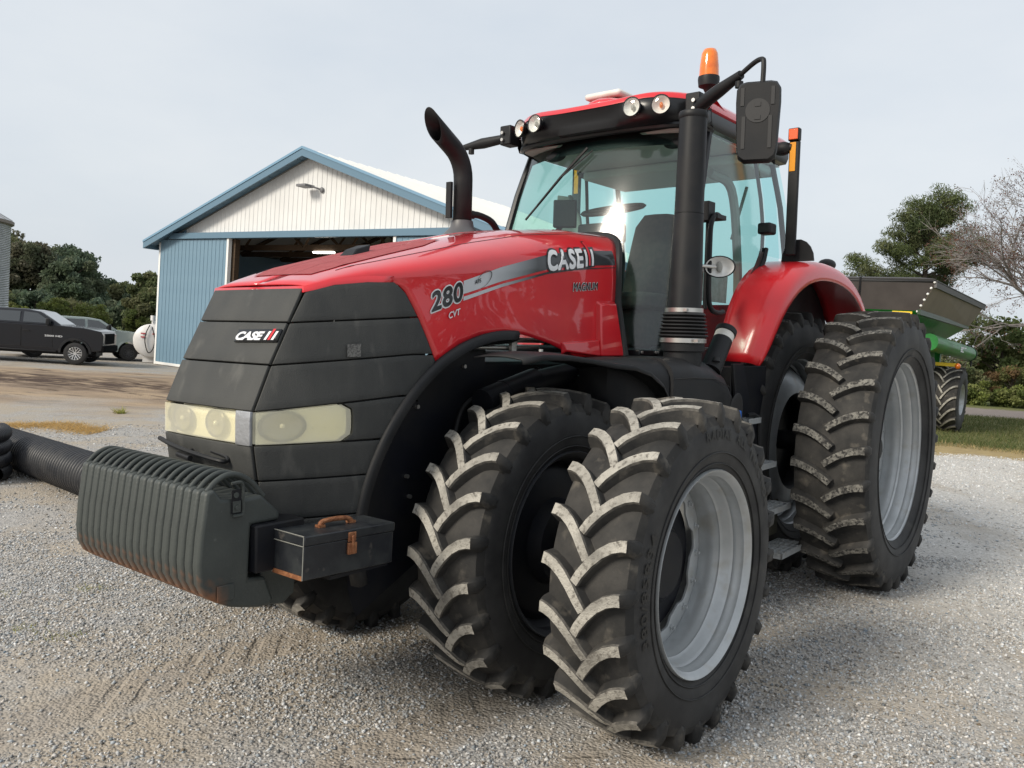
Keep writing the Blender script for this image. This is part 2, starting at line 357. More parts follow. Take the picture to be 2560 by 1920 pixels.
# loose gravel: a layer of real stones where the viewer stands close enough to see them
def in_view(a, b, z, margin=0.06):
    P = CW[:2] + np.outer(a, FA) + np.outer(b, FB); D = np.concatenate([P, z[:, None]], 1) - CW; q = D @ RW.T
    u = q[:, 0] / q[:, 2] * 0.8133; v = q[:, 1] / q[:, 2] * 0.8133
    return (q[:, 2] > 0.3) & (np.abs(u) < 0.5 + margin) & (np.abs(v) < 0.375 + margin)
def stones(n, a0, a1, smin, smax, pw, name):
    a = a0 + (a1 - a0) * rng.random(n) ** pw; b = (rng.random(n) - 0.5) * 2 * (0.75 * a + 0.6); z = terr(a, b) + undul(a, b) - 0.010
    # patchy cover, like the fines showing through
    cover = 0.55 + 0.45 * np.sin(1.7 * a + 2.1 * np.sin(0.9 * b)) * np.sin(1.9 * b + 1.3 * np.sin(1.1 * a + 1)) + 0.25 * np.sin(6 * a + 3 * b)
    xy_ = CW[:2] + np.outer(a, FA) + np.outer(b, FB); intrack = (xy_[:, 0] > 0.3) & (xy_[:, 0] < 2.2) & ((np.abs(np.abs(xy_[:, 1]) - 0.69) < 0.19) | (np.abs(xy_[:, 1] - 1.44) < 0.19)) & (rng.random(n) < 0.75)
    ok = in_view(a, b, z) & ~intrack & (rng.random(n) < np.clip(cover + 0.12, 0.06, 1)); a, b, z = a[ok], b[ok], z[ok]; m = len(a)
    s = smin + (smax - smin) * rng.random(m) ** 2.4
    base = np.array([[1, 0, 0], [-1, 0, 0], [0, 1, 0], [0, -1, 0], [0, 0, 1], [0, 0, -1]], float); tri = np.array([[0, 2, 4], [2, 1, 4], [1, 3, 4], [3, 0, 4], [2, 0, 5], [1, 2, 5], [3, 1, 5], [0, 3, 5]])
    jit = base[None] * (0.65 + 0.7 * rng.random((m, 6, 1))) + (rng.random((m, 6, 3)) - 0.5) * 0.55
    th = rng.random(m) * 6.283; c, s_ = np.cos(th), np.sin(th); sq = np.stack([np.ones(m), 0.6 + 0.4 * rng.random(m), 0.45 + 0.35 * rng.random(m)], 1)
    L_ = jit * sq[:, None] * s[:, None, None]; X = L_[..., 0] * c[:, None] - L_[..., 1] * s_[:, None]; Y = L_[..., 0] * s_[:, None] + L_[..., 1] * c[:, None]; tlt = (rng.random((m, 1)) - 0.5) * 0.9; Z = L_[..., 2] + X * tlt
    P = CW[:2] + np.outer(a, FA) + np.outer(b, FB); V = np.stack([P[:, 0, None] + X, P[:, 1, None] + Y, (z + s * 0.22)[:, None] + Z], -1).reshape(-1, 3)
    F = (tri[None] + 6 * np.arange(m)[:, None, None]).reshape(-1, 3)
    tone = np.clip(rng.normal(0.37, 0.125, m), 0.11, 0.70); pale = rng.random(m) < 0.005; tone[pale] = 0.74; warm = rng.normal(0, 0.018, m); lift = np.clip((b - 2.0) / 3, 0, 1) * 0.16
    colv = np.stack([tone + lift + warm + 0.004, tone + lift, tone + lift - warm - 0.008, np.ones(m)], 1); colv = np.repeat(colv, 6, 0)
    return tag(np_mesh(name, V, F, STONE, smooth=False, col=colv), kind='stuff')
STONE = bpy.data.materials.new('gravel_stone'); STONE.use_nodes = True; tt = STONE.node_tree; ca_ = tt.nodes.new('ShaderNodeVertexColor'); ca_.layer_name = 'tone'; tt.links.new(ca_.outputs[0], tt.nodes['Principled BSDF'].inputs['Base Color']); tt.nodes['Principled BSDF'].inputs['Roughness'].default_value = 0.9
tag(stones(230000, 2.2, 7.0, 0.0044, 0.0135, 0.62, 'gravel'), 'loose pale grey gravel stones spread over the foreground yard', 'gravel')
tag(stones(90000, 6.5, 15.0, 0.006, 0.018, 0.8, 'gravel'), 'finer grey gravel farther back around the tractor and drive', 'gravel')
# ------------------------------------------------------------------ tractor: body curves (x forward, y to its left, z up, metres)
def XF(z): return float(np.interp(z, [0.84, 0.95, 1.16, 1.296, 1.427, 1.615, 1.788, 1.95], [1.385, 1.40, 1.435, 1.456, 1.456, 1.375, 1.288, 1.206]))
def YS(x, z):
    d = min(max(XF(z) - x, 0.0), 0.85) / 0.85
    return 0.33 + 0.19 * (1 - (1 - d) ** 2) + 0.055 * float(np.clip((0.6 - x) / 1.4, 0, 1)) + 0.02 * float(np.clip((2.0 - z) / 0.35, 0, 1)) * float(np.clip((0.6 - x) / 0.8, 0, 1))
def HT(x): return float(np.interp(x, [-1.2, -1.0, -0.64, -0.15, 0.3, 0.7, 0.95, 1.206], [2.42, 2.42, 2.405, 2.338, 2.236, 2.128, 2.058, 1.957]))
def HC(x): return float(np.interp(x, [-1.2, -0.65, -0.15, 0.2, 0.6, 0.85, 0.95, 1.09, 1.206], [2.15, 2.14, 2.11, 2.08, 2.03, 2.0, 1.995, 1.975, 1.937]))
def hood_low(x):
    return float(np.interp(x, [-1.2, -0.5, -0.42, -0.34, -0.21, -0.01, 0.16, 0.33, 0.48, 0.61], [1.655, 1.655, 1.66, 1.685, 1.725, 1.768, 1.78, 1.762, 1.712, 1.63]))
def hood_y(x, z):
    # half-width of the hood at (x, z)
    w = YS(x, min(z, 1.95)); zc = HC(x)
    if z <= zc: return w
    h = (z - zc) / max(HT(x) - zc, 1e-4)
    return w * max(0.0, 1 - h ** 2.8) ** (1 / 2.8)
# ------------------------------------------------------------------ tractor: materials
RED = mat('red_paint', (0.62, 0.008, 0.015), 0.34, coat=1.0, coat_r=0.02, base2=(0.53, 0.007, 0.017), nscale=2, rough2=0.36)
RED_DULL = mat('red_screen', (0.30, 0.055, 0.06), 0.75, base2=(0.34, 0.075, 0.08), nscale=30, bump=0.3, bscale=500)
BLK = mat('black_plastic', (0.009, 0.010, 0.012), 0.48, base2=(0.017, 0.017, 0.018), nscale=5, rough2=0.60, bump=0.06, bscale=220, spec=0.35)
BLK_G = mat('black_gloss', (0.010, 0.011, 0.013), 0.28)
GRILLE = mat('grille_mesh', (0.034, 0.036, 0.036), 0.52, base2=(0.066, 0.067, 0.064), nscale=3.2, lo=0.38, hi=0.7, rough2=0.66, bump=0.35, bscale=420, third=(0.12, 0.118, 0.11), tscale=9, tlo=0.58, thi=0.82, stretch=(1, 1, 0.35), spec=0.35)
SEAL = mat('rubber_seal', (0.013, 0.013, 0.014), 0.6)
NAVY = mat('dark_frame', (0.006, 0.007, 0.011), 0.5, base2=(0.013, 0.013, 0.014), nscale=4, spec=0.3)
RUB = mat('tyre_rubber', (0.017, 0.017, 0.017), 0.78, base2=(0.050, 0.047, 0.043), nscale=7, lo=0.38, hi=0.72, bump=0.12, bscale=90, third=(0.12, 0.108, 0.09), tscale=13, tlo=0.58, thi=0.80)
SIDEW = mat('tyre_sidewall', (0.018, 0.018, 0.019), 0.68, base2=(0.040, 0.040, 0.040), nscale=4, bump=0.05, bscale=120, third=(0.065, 0.062, 0.056), tscale=5, tlo=0.58, thi=0.8)
LUGTOP = mat('tyre_lug_dust', (0.43, 0.41, 0.365), 0.9, base2=(0.20, 0.19, 0.17), nscale=7, lo=0.40, hi=0.68, bump=0.8, bscale=140, third=(0.13, 0.12, 0.105), tscale=45, tlo=0.52, thi=0.70)
LUGEDGE = mat('tyre_lug_edge', (0.055, 0.052, 0.047), 0.85, base2=(0.15, 0.14, 0.125), nscale=20, lo=0.40, hi=0.66, bump=0.3, bscale=120)
LUGTOP_R = mat('tyre_lug_worn', (0.22, 0.212, 0.19), 0.9, base2=(0.085, 0.082, 0.076), nscale=22, lo=0.40, hi=0.62, bump=0.8, bscale=120, third=(0.035, 0.034, 0.033), tscale=55, tlo=0.48, thi=0.60)
SILV = mat('silver_paint', (0.46, 0.48, 0.49), 0.33, metal=0.35, base2=(0.39, 0.41, 0.42), nscale=5, rough2=0.42, third=(0.34, 0.32, 0.28), tscale=7, tlo=0.56, thi=0.80)
RED_F = mat('red_fender_paint', (0.60, 0.008, 0.015), 0.40, coat=0.7, coat_r=0.14)
STEEL = mat('bare_steel', (0.55, 0.54, 0.52), 0.35, metal=0.9)
LENS_Y = mat('yellowed_lens', (0.70, 0.66, 0.44), 0.22, base2=(0.58, 0.55, 0.34), nscale=5, rough2=0.34, coat=0.6, coat_r=0.08)
LENS_C = mat('clear_lamp', (0.74, 0.74, 0.70), 0.16, base2=(0.52, 0.52, 0.48), nscale=9, coat=1.0)
TAPE = mat('silver_tape', (0.34, 0.35, 0.37), 0.38, metal=0.4, bump=0.5, bscale=35)
CHROME = mat('lamp_reflector', (0.86, 0.86, 0.84), 0.25, metal=0.15)
WHITE = mat('white_plastic', (0.74, 0.73, 0.70), 0.5, base2=(0.62, 0.60, 0.55), nscale=6)
DECW = mat('decal_white', (0.70, 0.71, 0.73), 0.35, coat=0.5)
DECB = mat('decal_black', (0.010, 0.010, 0.012), 0.3, coat=0.5)
DECR = mat('decal_red', (0.55, 0.02, 0.03), 0.35)
AMBER = mat('amber_lens', (0.85, 0.20, 0.008), 0.14, base2=(0.62, 0.12, 0.004), nscale=14, coat=1.0)
ORANGE = mat('amber_reflector', (0.70, 0.28, 0.01), 0.35)
COPPER = mat('rusty_copper', (0.36, 0.16, 0.075), 0.55, metal=0.35, base2=(0.20, 0.075, 0.035), nscale=40, bump=0.4, bscale=150)
GLASS = glass('cab_glass', (0.64, 0.85, 0.81), 0.95, rough=0.12, ior=1.7)
GLASS_D = glass('cab_glass_rear', (0.66, 0.90, 0.90), 0.95)
GREYT = mat('cab_trim_grey', (0.34, 0.34, 0.32), 0.7)
LINER = mat('cab_headliner', (0.55, 0.56, 0.53), 0.8)
SEATM = mat('seat_fabric', (0.045, 0.036, 0.033), 0.85, base2=(0.07, 0.05, 0.045), nscale=20)
BLUE = mat('blue_plastic', (0.01, 0.13, 0.55), 0.4)

T = empty('tractor', mw=TILT)
tag(T, 'big red row-crop tractor with black nose, dual tyres and front weights, parked on gravel', 'tractor')

# ------------------------------------------------------------------ tractor: hood
def hood_pt(x, t, n=2.8):
    zc = HC(x); hh = HT(x) - zc; w = YS(x, 1.95)
    return (x, w * math.sin(t) ** (2 / n), zc + hh * max(math.cos(t), 0) ** (2 / n))
NU = 40
def rear_x(fr): return -1.14 + 0.31 * fr ** 2.2
rows = []
ts = [math.pi / 2 * k / 16 for k in range(17)]
for k, t in enumerate(ts):
    fr = math.sin(t); x1 = rear_x(fr); r = []
    for i in range(NU + 1): r.append(hood_pt(1.206 + (x1 - 1.206) * i / NU, max(t, 1e-4)))
    rows.append(r)
ws = [0.004, 0.012, 0.03, 0.09, 0.167, 0.3, 0.455, 0.57, 0.69, 0.82, 0.92, 1.0]
for w in ws:
    x0 = float(np.interp(w, [0, 0.012, 0.03, 0.09, 0.167, 0.455, 0.69, 1.0], [1.206, 1.0, 0.85, 0.805, 0.775, 0.715, 0.67, 0.612])); r = []
    for i in range(NU + 1):
        x = x0 + (-0.83 + 0.012 * w - x0) * i / NU; zl = hood_low(x) if x < 0.61 else 1.63; zc = HC(x); z = zc + (zl - zc) * w
        r.append((x, YS(x, min(z, 1.95)), z))
    rows.append(r)
hb = MB(); hb.grid(rows); hb.mirror_y()
hood = hb.build('hood', RED, T, smooth=50, solid=0.010)
# front lip of the hood (a turned-down edge)
lip = MB(); st = [(1.206, y) for y in np.linspace(0, 0.33, 6)] + [(x, YS(x, 1.95)) for x in (1.17, 1.13, 1.09, 1.02, 0.95, 0.88, 0.83)]
def lipz(x): return HC(x) - (0.0 if x < 1.2 else 0.0)
P = []
for x, y in st:
    z = HC(x) + 0.006 * (1 if x < 1.2 else 1); nx = 0.010 if x > 1.19 else 0.004
    P.append([(x + nx, y + (0.005 if x < 1.2 else 0), z + 0.004), (x + nx + 0.004, y + 0.006, z - 0.022), (x - 0.03, y - 0.02, z - 0.024)])
lip.grid(P); lip.mirror_y(); lip.build('hood_lip', RED, hood, smooth=40, solid=0.004)
# panel joint between lid and side
for s in (1, -1):
    j = MB(); pts = []
    for i in range(30):
        x = 1.02 + (-0.95 - 1.02) * i / 29; q = hood_pt(x, 0.70); pts.append(Vector((q[0], s * q[1], q[2] + 0.0045)))
    j.tube(pts, 0.0028, 5); j.build('panel_joint', SEAL, hood)
# dull mesh screen let into the lid, in three fields
def lid_strip(name, xs, yl, yr, m, dz=0.0085, thick=0.0):
    b = MB(); P = []
    for x in xs:
        a, c = yl(x), yr(x); row = []
        for k in range(9):
            y = a + (c - a) * k / 8; w = YS(x, 1.95); zc = HC(x); fr = min(abs(y) / w, 0.999)
            row.append((x, y, zc + (HT(x) - zc) * (1 - fr ** 2.8) ** (1 / 2.8) + dz))
        P.append(row)
    b.grid(P); return b.build(name, m, hood, smooth=50)
def scr(x): return float(np.interp(x, [0.28, 0.45, 0.9, 1.0, 1.08], [0.20, 0.265, 0.265, 0.255, 0.215]))
xs = np.linspace(1.09, 0.27, 24)
for a, c in ((-1, -0.36), (-0.345, 0.345), (0.36, 1)):
    lid_strip('hood_screen', xs, lambda x: a * scr(x), lambda x: c * scr(x), RED_DULL)
for k in range(6):   # louvre slots behind the screen
    x0 = -0.02 - k * 0.062
    lid_strip('louvre', np.linspace(x0, x0 - 0.026, 3), lambda x: -0.04, lambda x: 0.21, RED_DULL, 0.0085)
sb = MB(); sb.hexa([(0.62, -0.055, 2.14), (0.73, -0.055, 2.118), (0.73, 0.055, 2.118), (0.62, 0.055, 2.14), (0.60, -0.05, 2.195), (0.685, -0.042, 2.165), (0.685, 0.042, 2.165), (0.60, 0.05, 2.195)])
sb.build('hood_latch', BLK, hood, bevel=0.006)
# raised red box at the lower rear corner, both sides
for s in (1, -1):
    b = MB(); b.hexa([(-0.63, s * 0.56, 1.66), (-0.835, s * 0.56, 1.66), (-0.835, s * 0.655, 1.66), (-0.63, s * 0.63, 1.66), (-0.63, s * 0.56, 1.985), (-0.80, s * 0.55, 2.0), (-0.80, s * 0.612, 1.965), (-0.645, s * 0.605, 1.955)])
    b.build('side_panel', RED, hood, bevel=0.008)
    b = MB(); b.hexa([(-0.30, s * 0.575, 1.665), (-0.628, s * 0.56, 1.66), (-0.628, s * 0.622, 1.66), (-0.32, s * 0.600, 1.69), (-0.30, s * 0.575, 1.735), (-0.628, s * 0.56, 1.755), (-0.628, s * 0.612, 1.75), (-0.30, s * 0.594, 1.73)])
    b.build('side_panel', RED, hood, bevel=0.006)
# rear seal
for s in (1, -1):
    pts = []
    for t in np.linspace(0, math.pi / 2, 12):
        q = hood_pt(rear_x(math.sin(t)), max(t, 1e-4)); pts.append(Vector((q[0] - 0.02, s * (q[1] + 0.004), q[2] + 0.006)))
    for z in np.linspace(2.1, 1.66, 8): pts.append(Vector((-0.855 + 0.02 * (2.1 - z), s * (YS(-0.83, z) + 0.006 + 0.05 * max(0, (1.98 - z) / 0.32)), z)))
    b = MB(); b.tube(pts, 0.024, 8); b.build('rear_seal', SEAL, hood)

# ------------------------------------------------------------------ tractor: lettering on the hood
def quadmap(c, off=0.004, side=1):
    # c: (x, z) corners bottom-left, bottom-right, top-right, top-left
    def fn(u, v, h=0.0):
        x = (c[0][0] * (1 - u) + c[1][0] * u) * (1 - v) + (c[3][0] * (1 - u) + c[2][0] * u) * v
        z = (c[0][1] * (1 - u) + c[1][1] * u) * (1 - v) + (c[3][1] * (1 - u) + c[2][1] * u) * v
        return (x, side * (hood_y(x, z) + 0.006 + off + h), z)
    return fn
def sub_grid(fn, nu, nv): return [[fn(i / nu, j / nv) for j in range(nv + 1)] for i in range(nu + 1)]
# grey to black stripe
ST = [(0.444, 2.016, 1.954), (0.186, 2.101, 2.03), (-0.18, 2.195, 2.118), (-0.42, 2.238, 2.154), (-0.72, 2.268, 2.184), (-0.815, 2.276, 2.192)]
def stripe(name, top, bot, m, off=0.0):
    b = MB(); P = []
    for x in np.linspace(0.446, -0.815, 42):
        zt = top(x); zb = bot(x); P.append([(x, hood_y(x, zb + (zt - zb) * k / 4) + 0.0075 + off, zb + (zt - zb) * k / 4) for k in range(5)])
    b.grid(P); return b.build(name, m, hood, smooth=60)
sx = [q[0] for q in ST][::-1]
stm = mat('stripe_fade', (0.40, 0.42, 0.44), 0.32, coat=0.6)
t_ = stm.node_tree; tcn = t_.nodes.new('ShaderNodeTexCoord'); sep = t_.nodes.new('ShaderNodeSeparateXYZ'); mr = t_.nodes.new('ShaderNodeMapRange'); cr = t_.nodes.new('ShaderNodeValToRGB')
mr.inputs[1].default_value = 0.45; mr.inputs[2].default_value = -0.2
cr.color_ramp.elements[0].color = (0.50, 0.52, 0.55, 1); cr.color_ramp.elements[0].position = 0.25; cr.color_ramp.elements[1].color = (0.02, 0.022, 0.025, 1); cr.color_ramp.elements[1].position = 0.85
e_ = cr.color_ramp.elements.new(0.55); e_.color = (0.26, 0.28, 0.30, 1)
t_.links.new(tcn.outputs['Object'], sep.inputs[0]); t_.links.new(sep.outputs[0], mr.inputs[0]); t_.links.new(mr.outputs[0], cr.inputs[0]); t_.links.new(cr.outputs[0], t_.nodes['Principled BSDF'].inputs['Base Color'])
stripe('hood_stripe', lambda x: interp(x, sx, [q[1] for q in ST][::-1]), lambda x: interp(x, sx, [q[2] for q in ST][::-1]), stm)
stripe('hood_pinstripe', lambda x: interp(x, sx, [q[2] for q in ST][::-1]) - 0.013, lambda x: interp(x, sx, [q[2] for q in ST][::-1]) - interp(x, [-0.8, -0.2, 0.45], [0.017, 0.024, 0.032]), stm)
def lettering(txt, c, m_in, m_out, bi, bo, shear=0.0, space=1.0):
    o, pad = text_on('lettering', txt, quadmap(c, 0.0055), m_in, hood, 0.0, shear, space, spread=bi, copies=6)
    text_on('lettering_outline', txt, quadmap(c, 0.0025), m_out, hood, 0.0, shear, space, pad=pad, spread=bo, copies=10)
lettering('280', [(0.64, 1.862), (0.455, 1.925), (0.455, 2.012), (0.632, 1.950)], DECB, DECW, 0.035, 0.085, 0.0, 1.06)
lettering('CVT', [(0.541, 1.833), (0.470, 1.857), (0.470, 1.886), (0.541, 1.862)], DECW, DECR, 0.02, 0.02, 0.1)
lettering('CASE', [(-0.176, 2.112), (-0.49, 2.155), (-0.50, 2.255), (-0.190, 2.217)], DECW, DECB, 0.045, 0.11, 0.0, 1.10)
lettering('MAGNUM', [(-0.408, 2.017), (-0.638, 2.039), (-0.636, 2.078), (-0.409, 2.061)], DECB, DECW, 0.018, 0.065, 0.10, 1.12)
text_on('lettering', 'AFS', quadmap([(0.375, 2.003), (0.332, 2.017), (0.332, 2.037), (0.376, 2.022)], 0.0055), DECB, hood, 0.02)
def bar(c, m, off): b = MB(); b.grid(sub_grid(quadmap(c, off), 2, 6)); b.build('lettering_bar', m, hood, smooth=60)
bar([(-0.508, 2.148), (-0.605, 2.166), (-0.628, 2.282), (-0.522, 2.268)], DECB, 0.0030)
bar([(-0.513, 2.160), (-0.533, 2.163), (-0.545, 2.258), (-0.525, 2.256)], DECW, 0.0055)
bar([(-0.572, 2.168), (-0.592, 2.171), (-0.606, 2.266), (-0.586, 2.264)], DECW, 0.0055)
bar([(-0.540, 2.164), (-0.566, 2.167), (-0.586, 2.312), (-0.556, 2.308)], DECB, 0.0040)
bar([(-0.544, 2.167), (-0.560, 2.169), (-0.580, 2.306), (-0.561, 2.303)], DECR, 0.0060)
sw = MB(); pts = []
for k in range(26):   # swoosh ring by the small letters
    a = -1.9 + k * 0.19; x = 0.315 - 0.062 * math.cos(a) * 0.9; z = 2.030 + 0.034 * math.sin(a) + (0.315 - x) * 0.55; pts.append(Vector((x, hood_y(x, z) + 0.0125, z)))
sw.tube(pts, [0.0006 + 0.0017 * math.sin(math.pi * k / 25) ** 2 for k in range(26)], 5); sw.build('lettering_swoosh', DECB, hood)

# ------------------------------------------------------------------ tractor: nose grille in separate panels
ZL = [1.937, 1.790, 1.616, 1.430, 1.296, 1.150, 0.985, 0.845]
def bound_x(z):
    if z >= 1.63: return float(np.interp(z, [1.63, 1.75, 1.84, 1.945, 1.985, 2.05], [0.615, 0.672, 0.718, 0.778, 0.83, 1.0]))
    return 0.10 + math.sqrt(max(0.0, 0.93 ** 2 - (z - 0.85) ** 2))
def tilt_(z0): return interp(z0, [0.8, 1.29, 1.43, 1.94], [-0.02, 0.0, 0.085, 0.075])
def side_z(z0, d):
    zt = HC(XF(1.937) - d) - 0.014; zn = 1.790 + tilt_(1.79) * min(d, 0.62)
    if z0 > 1.79: return zn + (zt - zn) * (z0 - 1.79) / 0.147
    return z0 + tilt_(z0) * min(d, 0.62)
backing = MB(); Pb = []
for z in np.linspace(0.845, 1.93, 14):
    row = []; xb = max(bound_x(z), 0.4)
    for y in np.linspace(-1, 1, 3): row.append((XF(z) - 0.03, y * 0.31, z))
    Pb.append(row)
backing.grid(Pb)
for s in (1, -1):
    Pb = []
    for z in np.linspace(0.845, 1.94, 16):
        xb = bound_x(z) + 0.02; Pb.append([(XF(z) - 0.03 + (xb - XF(z) + 0.03) * k / 10, s * (YS(XF(z) - 0.03 + (xb - XF(z) + 0.03) * k / 10, z) - 0.022), z) for k in range(11)])
    backing.grid(Pb)
grille = backing.build('nose_grille', SEAL, T, smooth=0)
def front_panel(za, zb, y0, y1, name='grille_panel', m=GRILLE, off=0.0):
    b = MB(); P = []
    for z in np.linspace(za, zb, 5):
        row = []
        for y in np.linspace(y0, y1, 13):
            row.append((XF(z) + off + 0.012 * (1 - (y / 0.33) ** 2), y, z))
        P.append(row)
    b.grid(P); return b.build(name, m, grille, smooth=40, solid=0.016, bevel=0.003)
def side_panel(z0a, z0b, s, d0=0.0, d1=None, name='grille_panel', m=GRILLE, off=0.0, corner=None):
    b = MB(); P = []
    for k in range(7):
        f = k / 6; row = []
        zr = z0a + (z0b - z0a) * f
        # distance back to the boundary for this row
        d = 0.0
        zz = side_z(zr, 0.5); end = d1(f) if callable(d1) else (d1 if d1 else None)
        for it in range(12):
            dd = XF(zr) - bound_x(side_z(zr, d)) - 0.004; d = 0.5 * d + 0.5 * dd
        dend = d if end is None else end
        ds = d0(f) if callable(d0) else d0
        for i in range(15):
            q = ds + (dend - ds) * i / 14; z = side_z(zr, q); x = XF(zr) - q
            row.append((x, s * (YS(x, min(zr, 1.95)) + off), z))
        P.append(row)
    b.grid(P); return b.build(name, m, grille, smooth=40, solid=0.016, bevel=0.003)
g = 0.0032
for k in range(len(ZL) - 1):
    if k == 3: continue
    front_panel(ZL[k] - g, ZL[k + 1] + g, -0.326, 0.326)
    for s in (1, -1): side_panel(ZL[k] - g, ZL[k + 1] + g, s, d0=0.005)
# lamp band
def lens_mat():
    m = mat('yellowed_lens_cover', (0.90, 0.87, 0.66), 0.10, base2=(0.92, 0.90, 0.76), nscale=4, coat=1.0); t = m.node_tree; bs = t.nodes['Principled BSDF']; o = t.nodes['Material Output']
    tr = t.nodes.new('ShaderNodeBsdfTransparent'); tr.inputs[0].default_value = (0.98, 0.94, 0.74, 1); mx_ = t.nodes.new('ShaderNodeMixShader'); mx_.inputs[0].default_value = 0.46
    t.links.new(tr.outputs[0], mx_.inputs[1]); t.links.new(bs.outputs[0], mx_.inputs[2]); t.links.new(mx_.outputs[0], o.inputs[0]); return m
LENS_T = lens_mat(); HOUS = mat('lamp_housing', (0.88, 0.86, 0.72), 0.3)
def thin_front(za, zb, y0, y1, name, m, off):
    b = MB(); b.grid([[(XF(z) + off + 0.012 * (1 - (y / 0.33) ** 2), y, z) for y in np.linspace(y0, y1, 13)] for z in np.linspace(za, zb, 5)]); return b.build(name, m, grille, smooth=40)
def bowl(c, d, r, sq=1.0):
    R = Vector(d).normalized().to_track_quat('Z', 'Y').to_matrix(); c = Vector(c); pr = [(0.0, r * 1.05), (0.0, r), (-0.003, r * 0.86), (-0.006, r * 0.5), (-0.008, 0.0)]
    b = MB(); b.lathe(pr, axis='z', n=32); b.v = [tuple(R @ Vector((v[0] * sq, v[1], v[2])) + c) for v in b.v]; o = b.build('lamp', mat('bowl_chrome', (0.24, 0.23, 0.20), 0.15, metal=0.6), grille, smooth=50)
    b = MB(); b.ell(c + R @ Vector((0, 0, 0.0)), (0.012, 0.012, 0.010), R=R); b.build('bulb', LENS_C, grille, smooth=60)
    b = MB(); b.lathe([(0.001, r * 1.0), (0.006, r * 1.10), (0.001, r * 1.22)], axis='z', n=32); b.v = [tuple(R @ Vector((v[0] * sq, v[1], v[2])) + c) for v in b.v]; b.build('lamp_bezel', BLK_G, grille, smooth=50)
thin_front(1.432, 1.294, -0.326, 0.236, 'lamp_housing', HOUS, -0.035); thin_front(1.430 - g, 1.296 + g, -0.326, 0.236, 'headlight', LENS_T, 0.008)
for y in (-0.20, 0.06): bowl((1.452, y, 1.364), (1, 0.0, 0.0), 0.050, 1.25)
front_panel(1.432, 1.294, 0.238, 0.330, 'tape_patch', TAPE, 0.006)
for s in (1, -1):
    dl = lambda f: 0.385 - 0.05 * f * 0 - 0.045 * (abs(f - 0.5) * 2) ** 6
    def thin_side(name, m, off, d0, d1):
        b = MB(); P = []
        for k in range(7):
            zr = 1.430 - g + (1.296 + g - 1.430 + g) * k / 6; de = d1(k / 6); P.append([(XF(zr) - q, s * (YS(XF(zr) - q, zr) + off), side_z(zr, q)) for q in np.linspace(d0, de, 15)])
        b.grid(P); return b.build(name, m, grille, smooth=40)
    thin_side('lamp_housing', HOUS, -0.022, 0.012, dl); thin_side('headlight', LENS_T, 0.010, 0.006, dl)
    bowl((1.345, s * (YS(1.345, 1.37) - 0.004), 1.370), (0.33, s * 1.0, 0.0), 0.054, 1.55)
    side_panel(1.430 - g, 1.296 + g, s, lambda f: 0.397 - 0.04 * (abs(f - 0.5) * 2) ** 6, None)
# badge on the nose
def nose(u, v, h=0.0):
    y = 0.045 + (0.325 - 0.045) * u; z = 1.712 + 0.040 * v + 0.006 * u
    return (XF(z) + 0.012 * (1 - (y / 0.33) ** 2) + 0.014 + h * 0.02, y, z)
b = MB(); b.grid([[nose(i / 8, -0.18 + 1.3 * j / 3) for j in range(4)] for i in range(9)]); b.build('badge', BLK_G, grille, solid=0.008)
def nose_t(u, v, h): p = nose(0.01 + u * 0.66, 0.02 + v * 0.92); return (p[0] + 0.0065, p[1], p[2])
text_on('badge_lettering', 'CASE', nose_t, DECW, grille, 0.05, 0.25, 0.95)
for u0, m_ in ((0.71, DECW), (0.79, DECR), (0.87, DECW)):
    b = MB(); b.add([Vector(nose(u0, 0.05)) + Vector((0.0068, 0, 0)), Vector(nose(u0 + 0.055, 0.05)) + Vector((0.0068, 0, 0)), Vector(nose(u0 + 0.10, 0.95 + (0.25 if m_ is DECR else 0))) + Vector((0.0068, 0, 0)), Vector(nose(u0 + 0.045, 0.95 + (0.25 if m_ is DECR else 0))) + Vector((0.0068, 0, 0))], [(0, 1, 2, 3)])
    b.build('badge_bar', m_, grille, smooth=0)
# paper sticker on the side of the nose
b = MB(); b.add([(1.076, 0.449, 1.708), (1.016, 0.466, 1.711), (1.021, 0.471, 1.656), (1.081, 0.454, 1.654)], [(0, 1, 2, 3)])
b.build('sticker', mat('worn_sticker', (0.13, 0.13, 0.125), 0.7, base2=(0.05, 0.05, 0.05), nscale=120, lo=0.45, hi=0.6), grille, smooth=0)
# old scratches on the side of the nose
for pts in ([(1.02, 1.86), (0.95, 1.885), (0.88, 1.905)], [(1.00, 1.835), (0.93, 1.85), (0.86, 1.858)], [(1.10, 1.84), (1.115, 1.80), (1.118, 1.75), (1.12, 1.70)], [(1.16, 1.46), (1.17, 1.50), (1.165, 1.56)]):
    b = MB(); b.tube(spline([(x, YS(x, min(z, 1.95)) + 0.0085, z) for x, z in pts], 5), 0.0016, 4); b.build('scratch', mat('pale_scratch', (0.20, 0.20, 0.19), 0.8), grille)
# pull loop under the lamps
pts = spline([(1.47, -0.36, 1.262), (1.50, -0.2, 1.250), (1.515, 0.0, 1.236), (1.50, 0.16, 1.222), (1.475, 0.175, 1.218), (1.46, 0.16, 1.232), (1.46, 0.05, 1.245)], 6)
b = MB(); b.tube(pts, 0.010, 8); b.cyl((1.44, -0.12, 1.235), (1.515, -0.05, 1.232), 0.008); b.cyl((1.50, -0.15, 1.215), (1.52, -0.02, 1.212), 0.012, n=10); b.build('pull_handle', BLK, T)

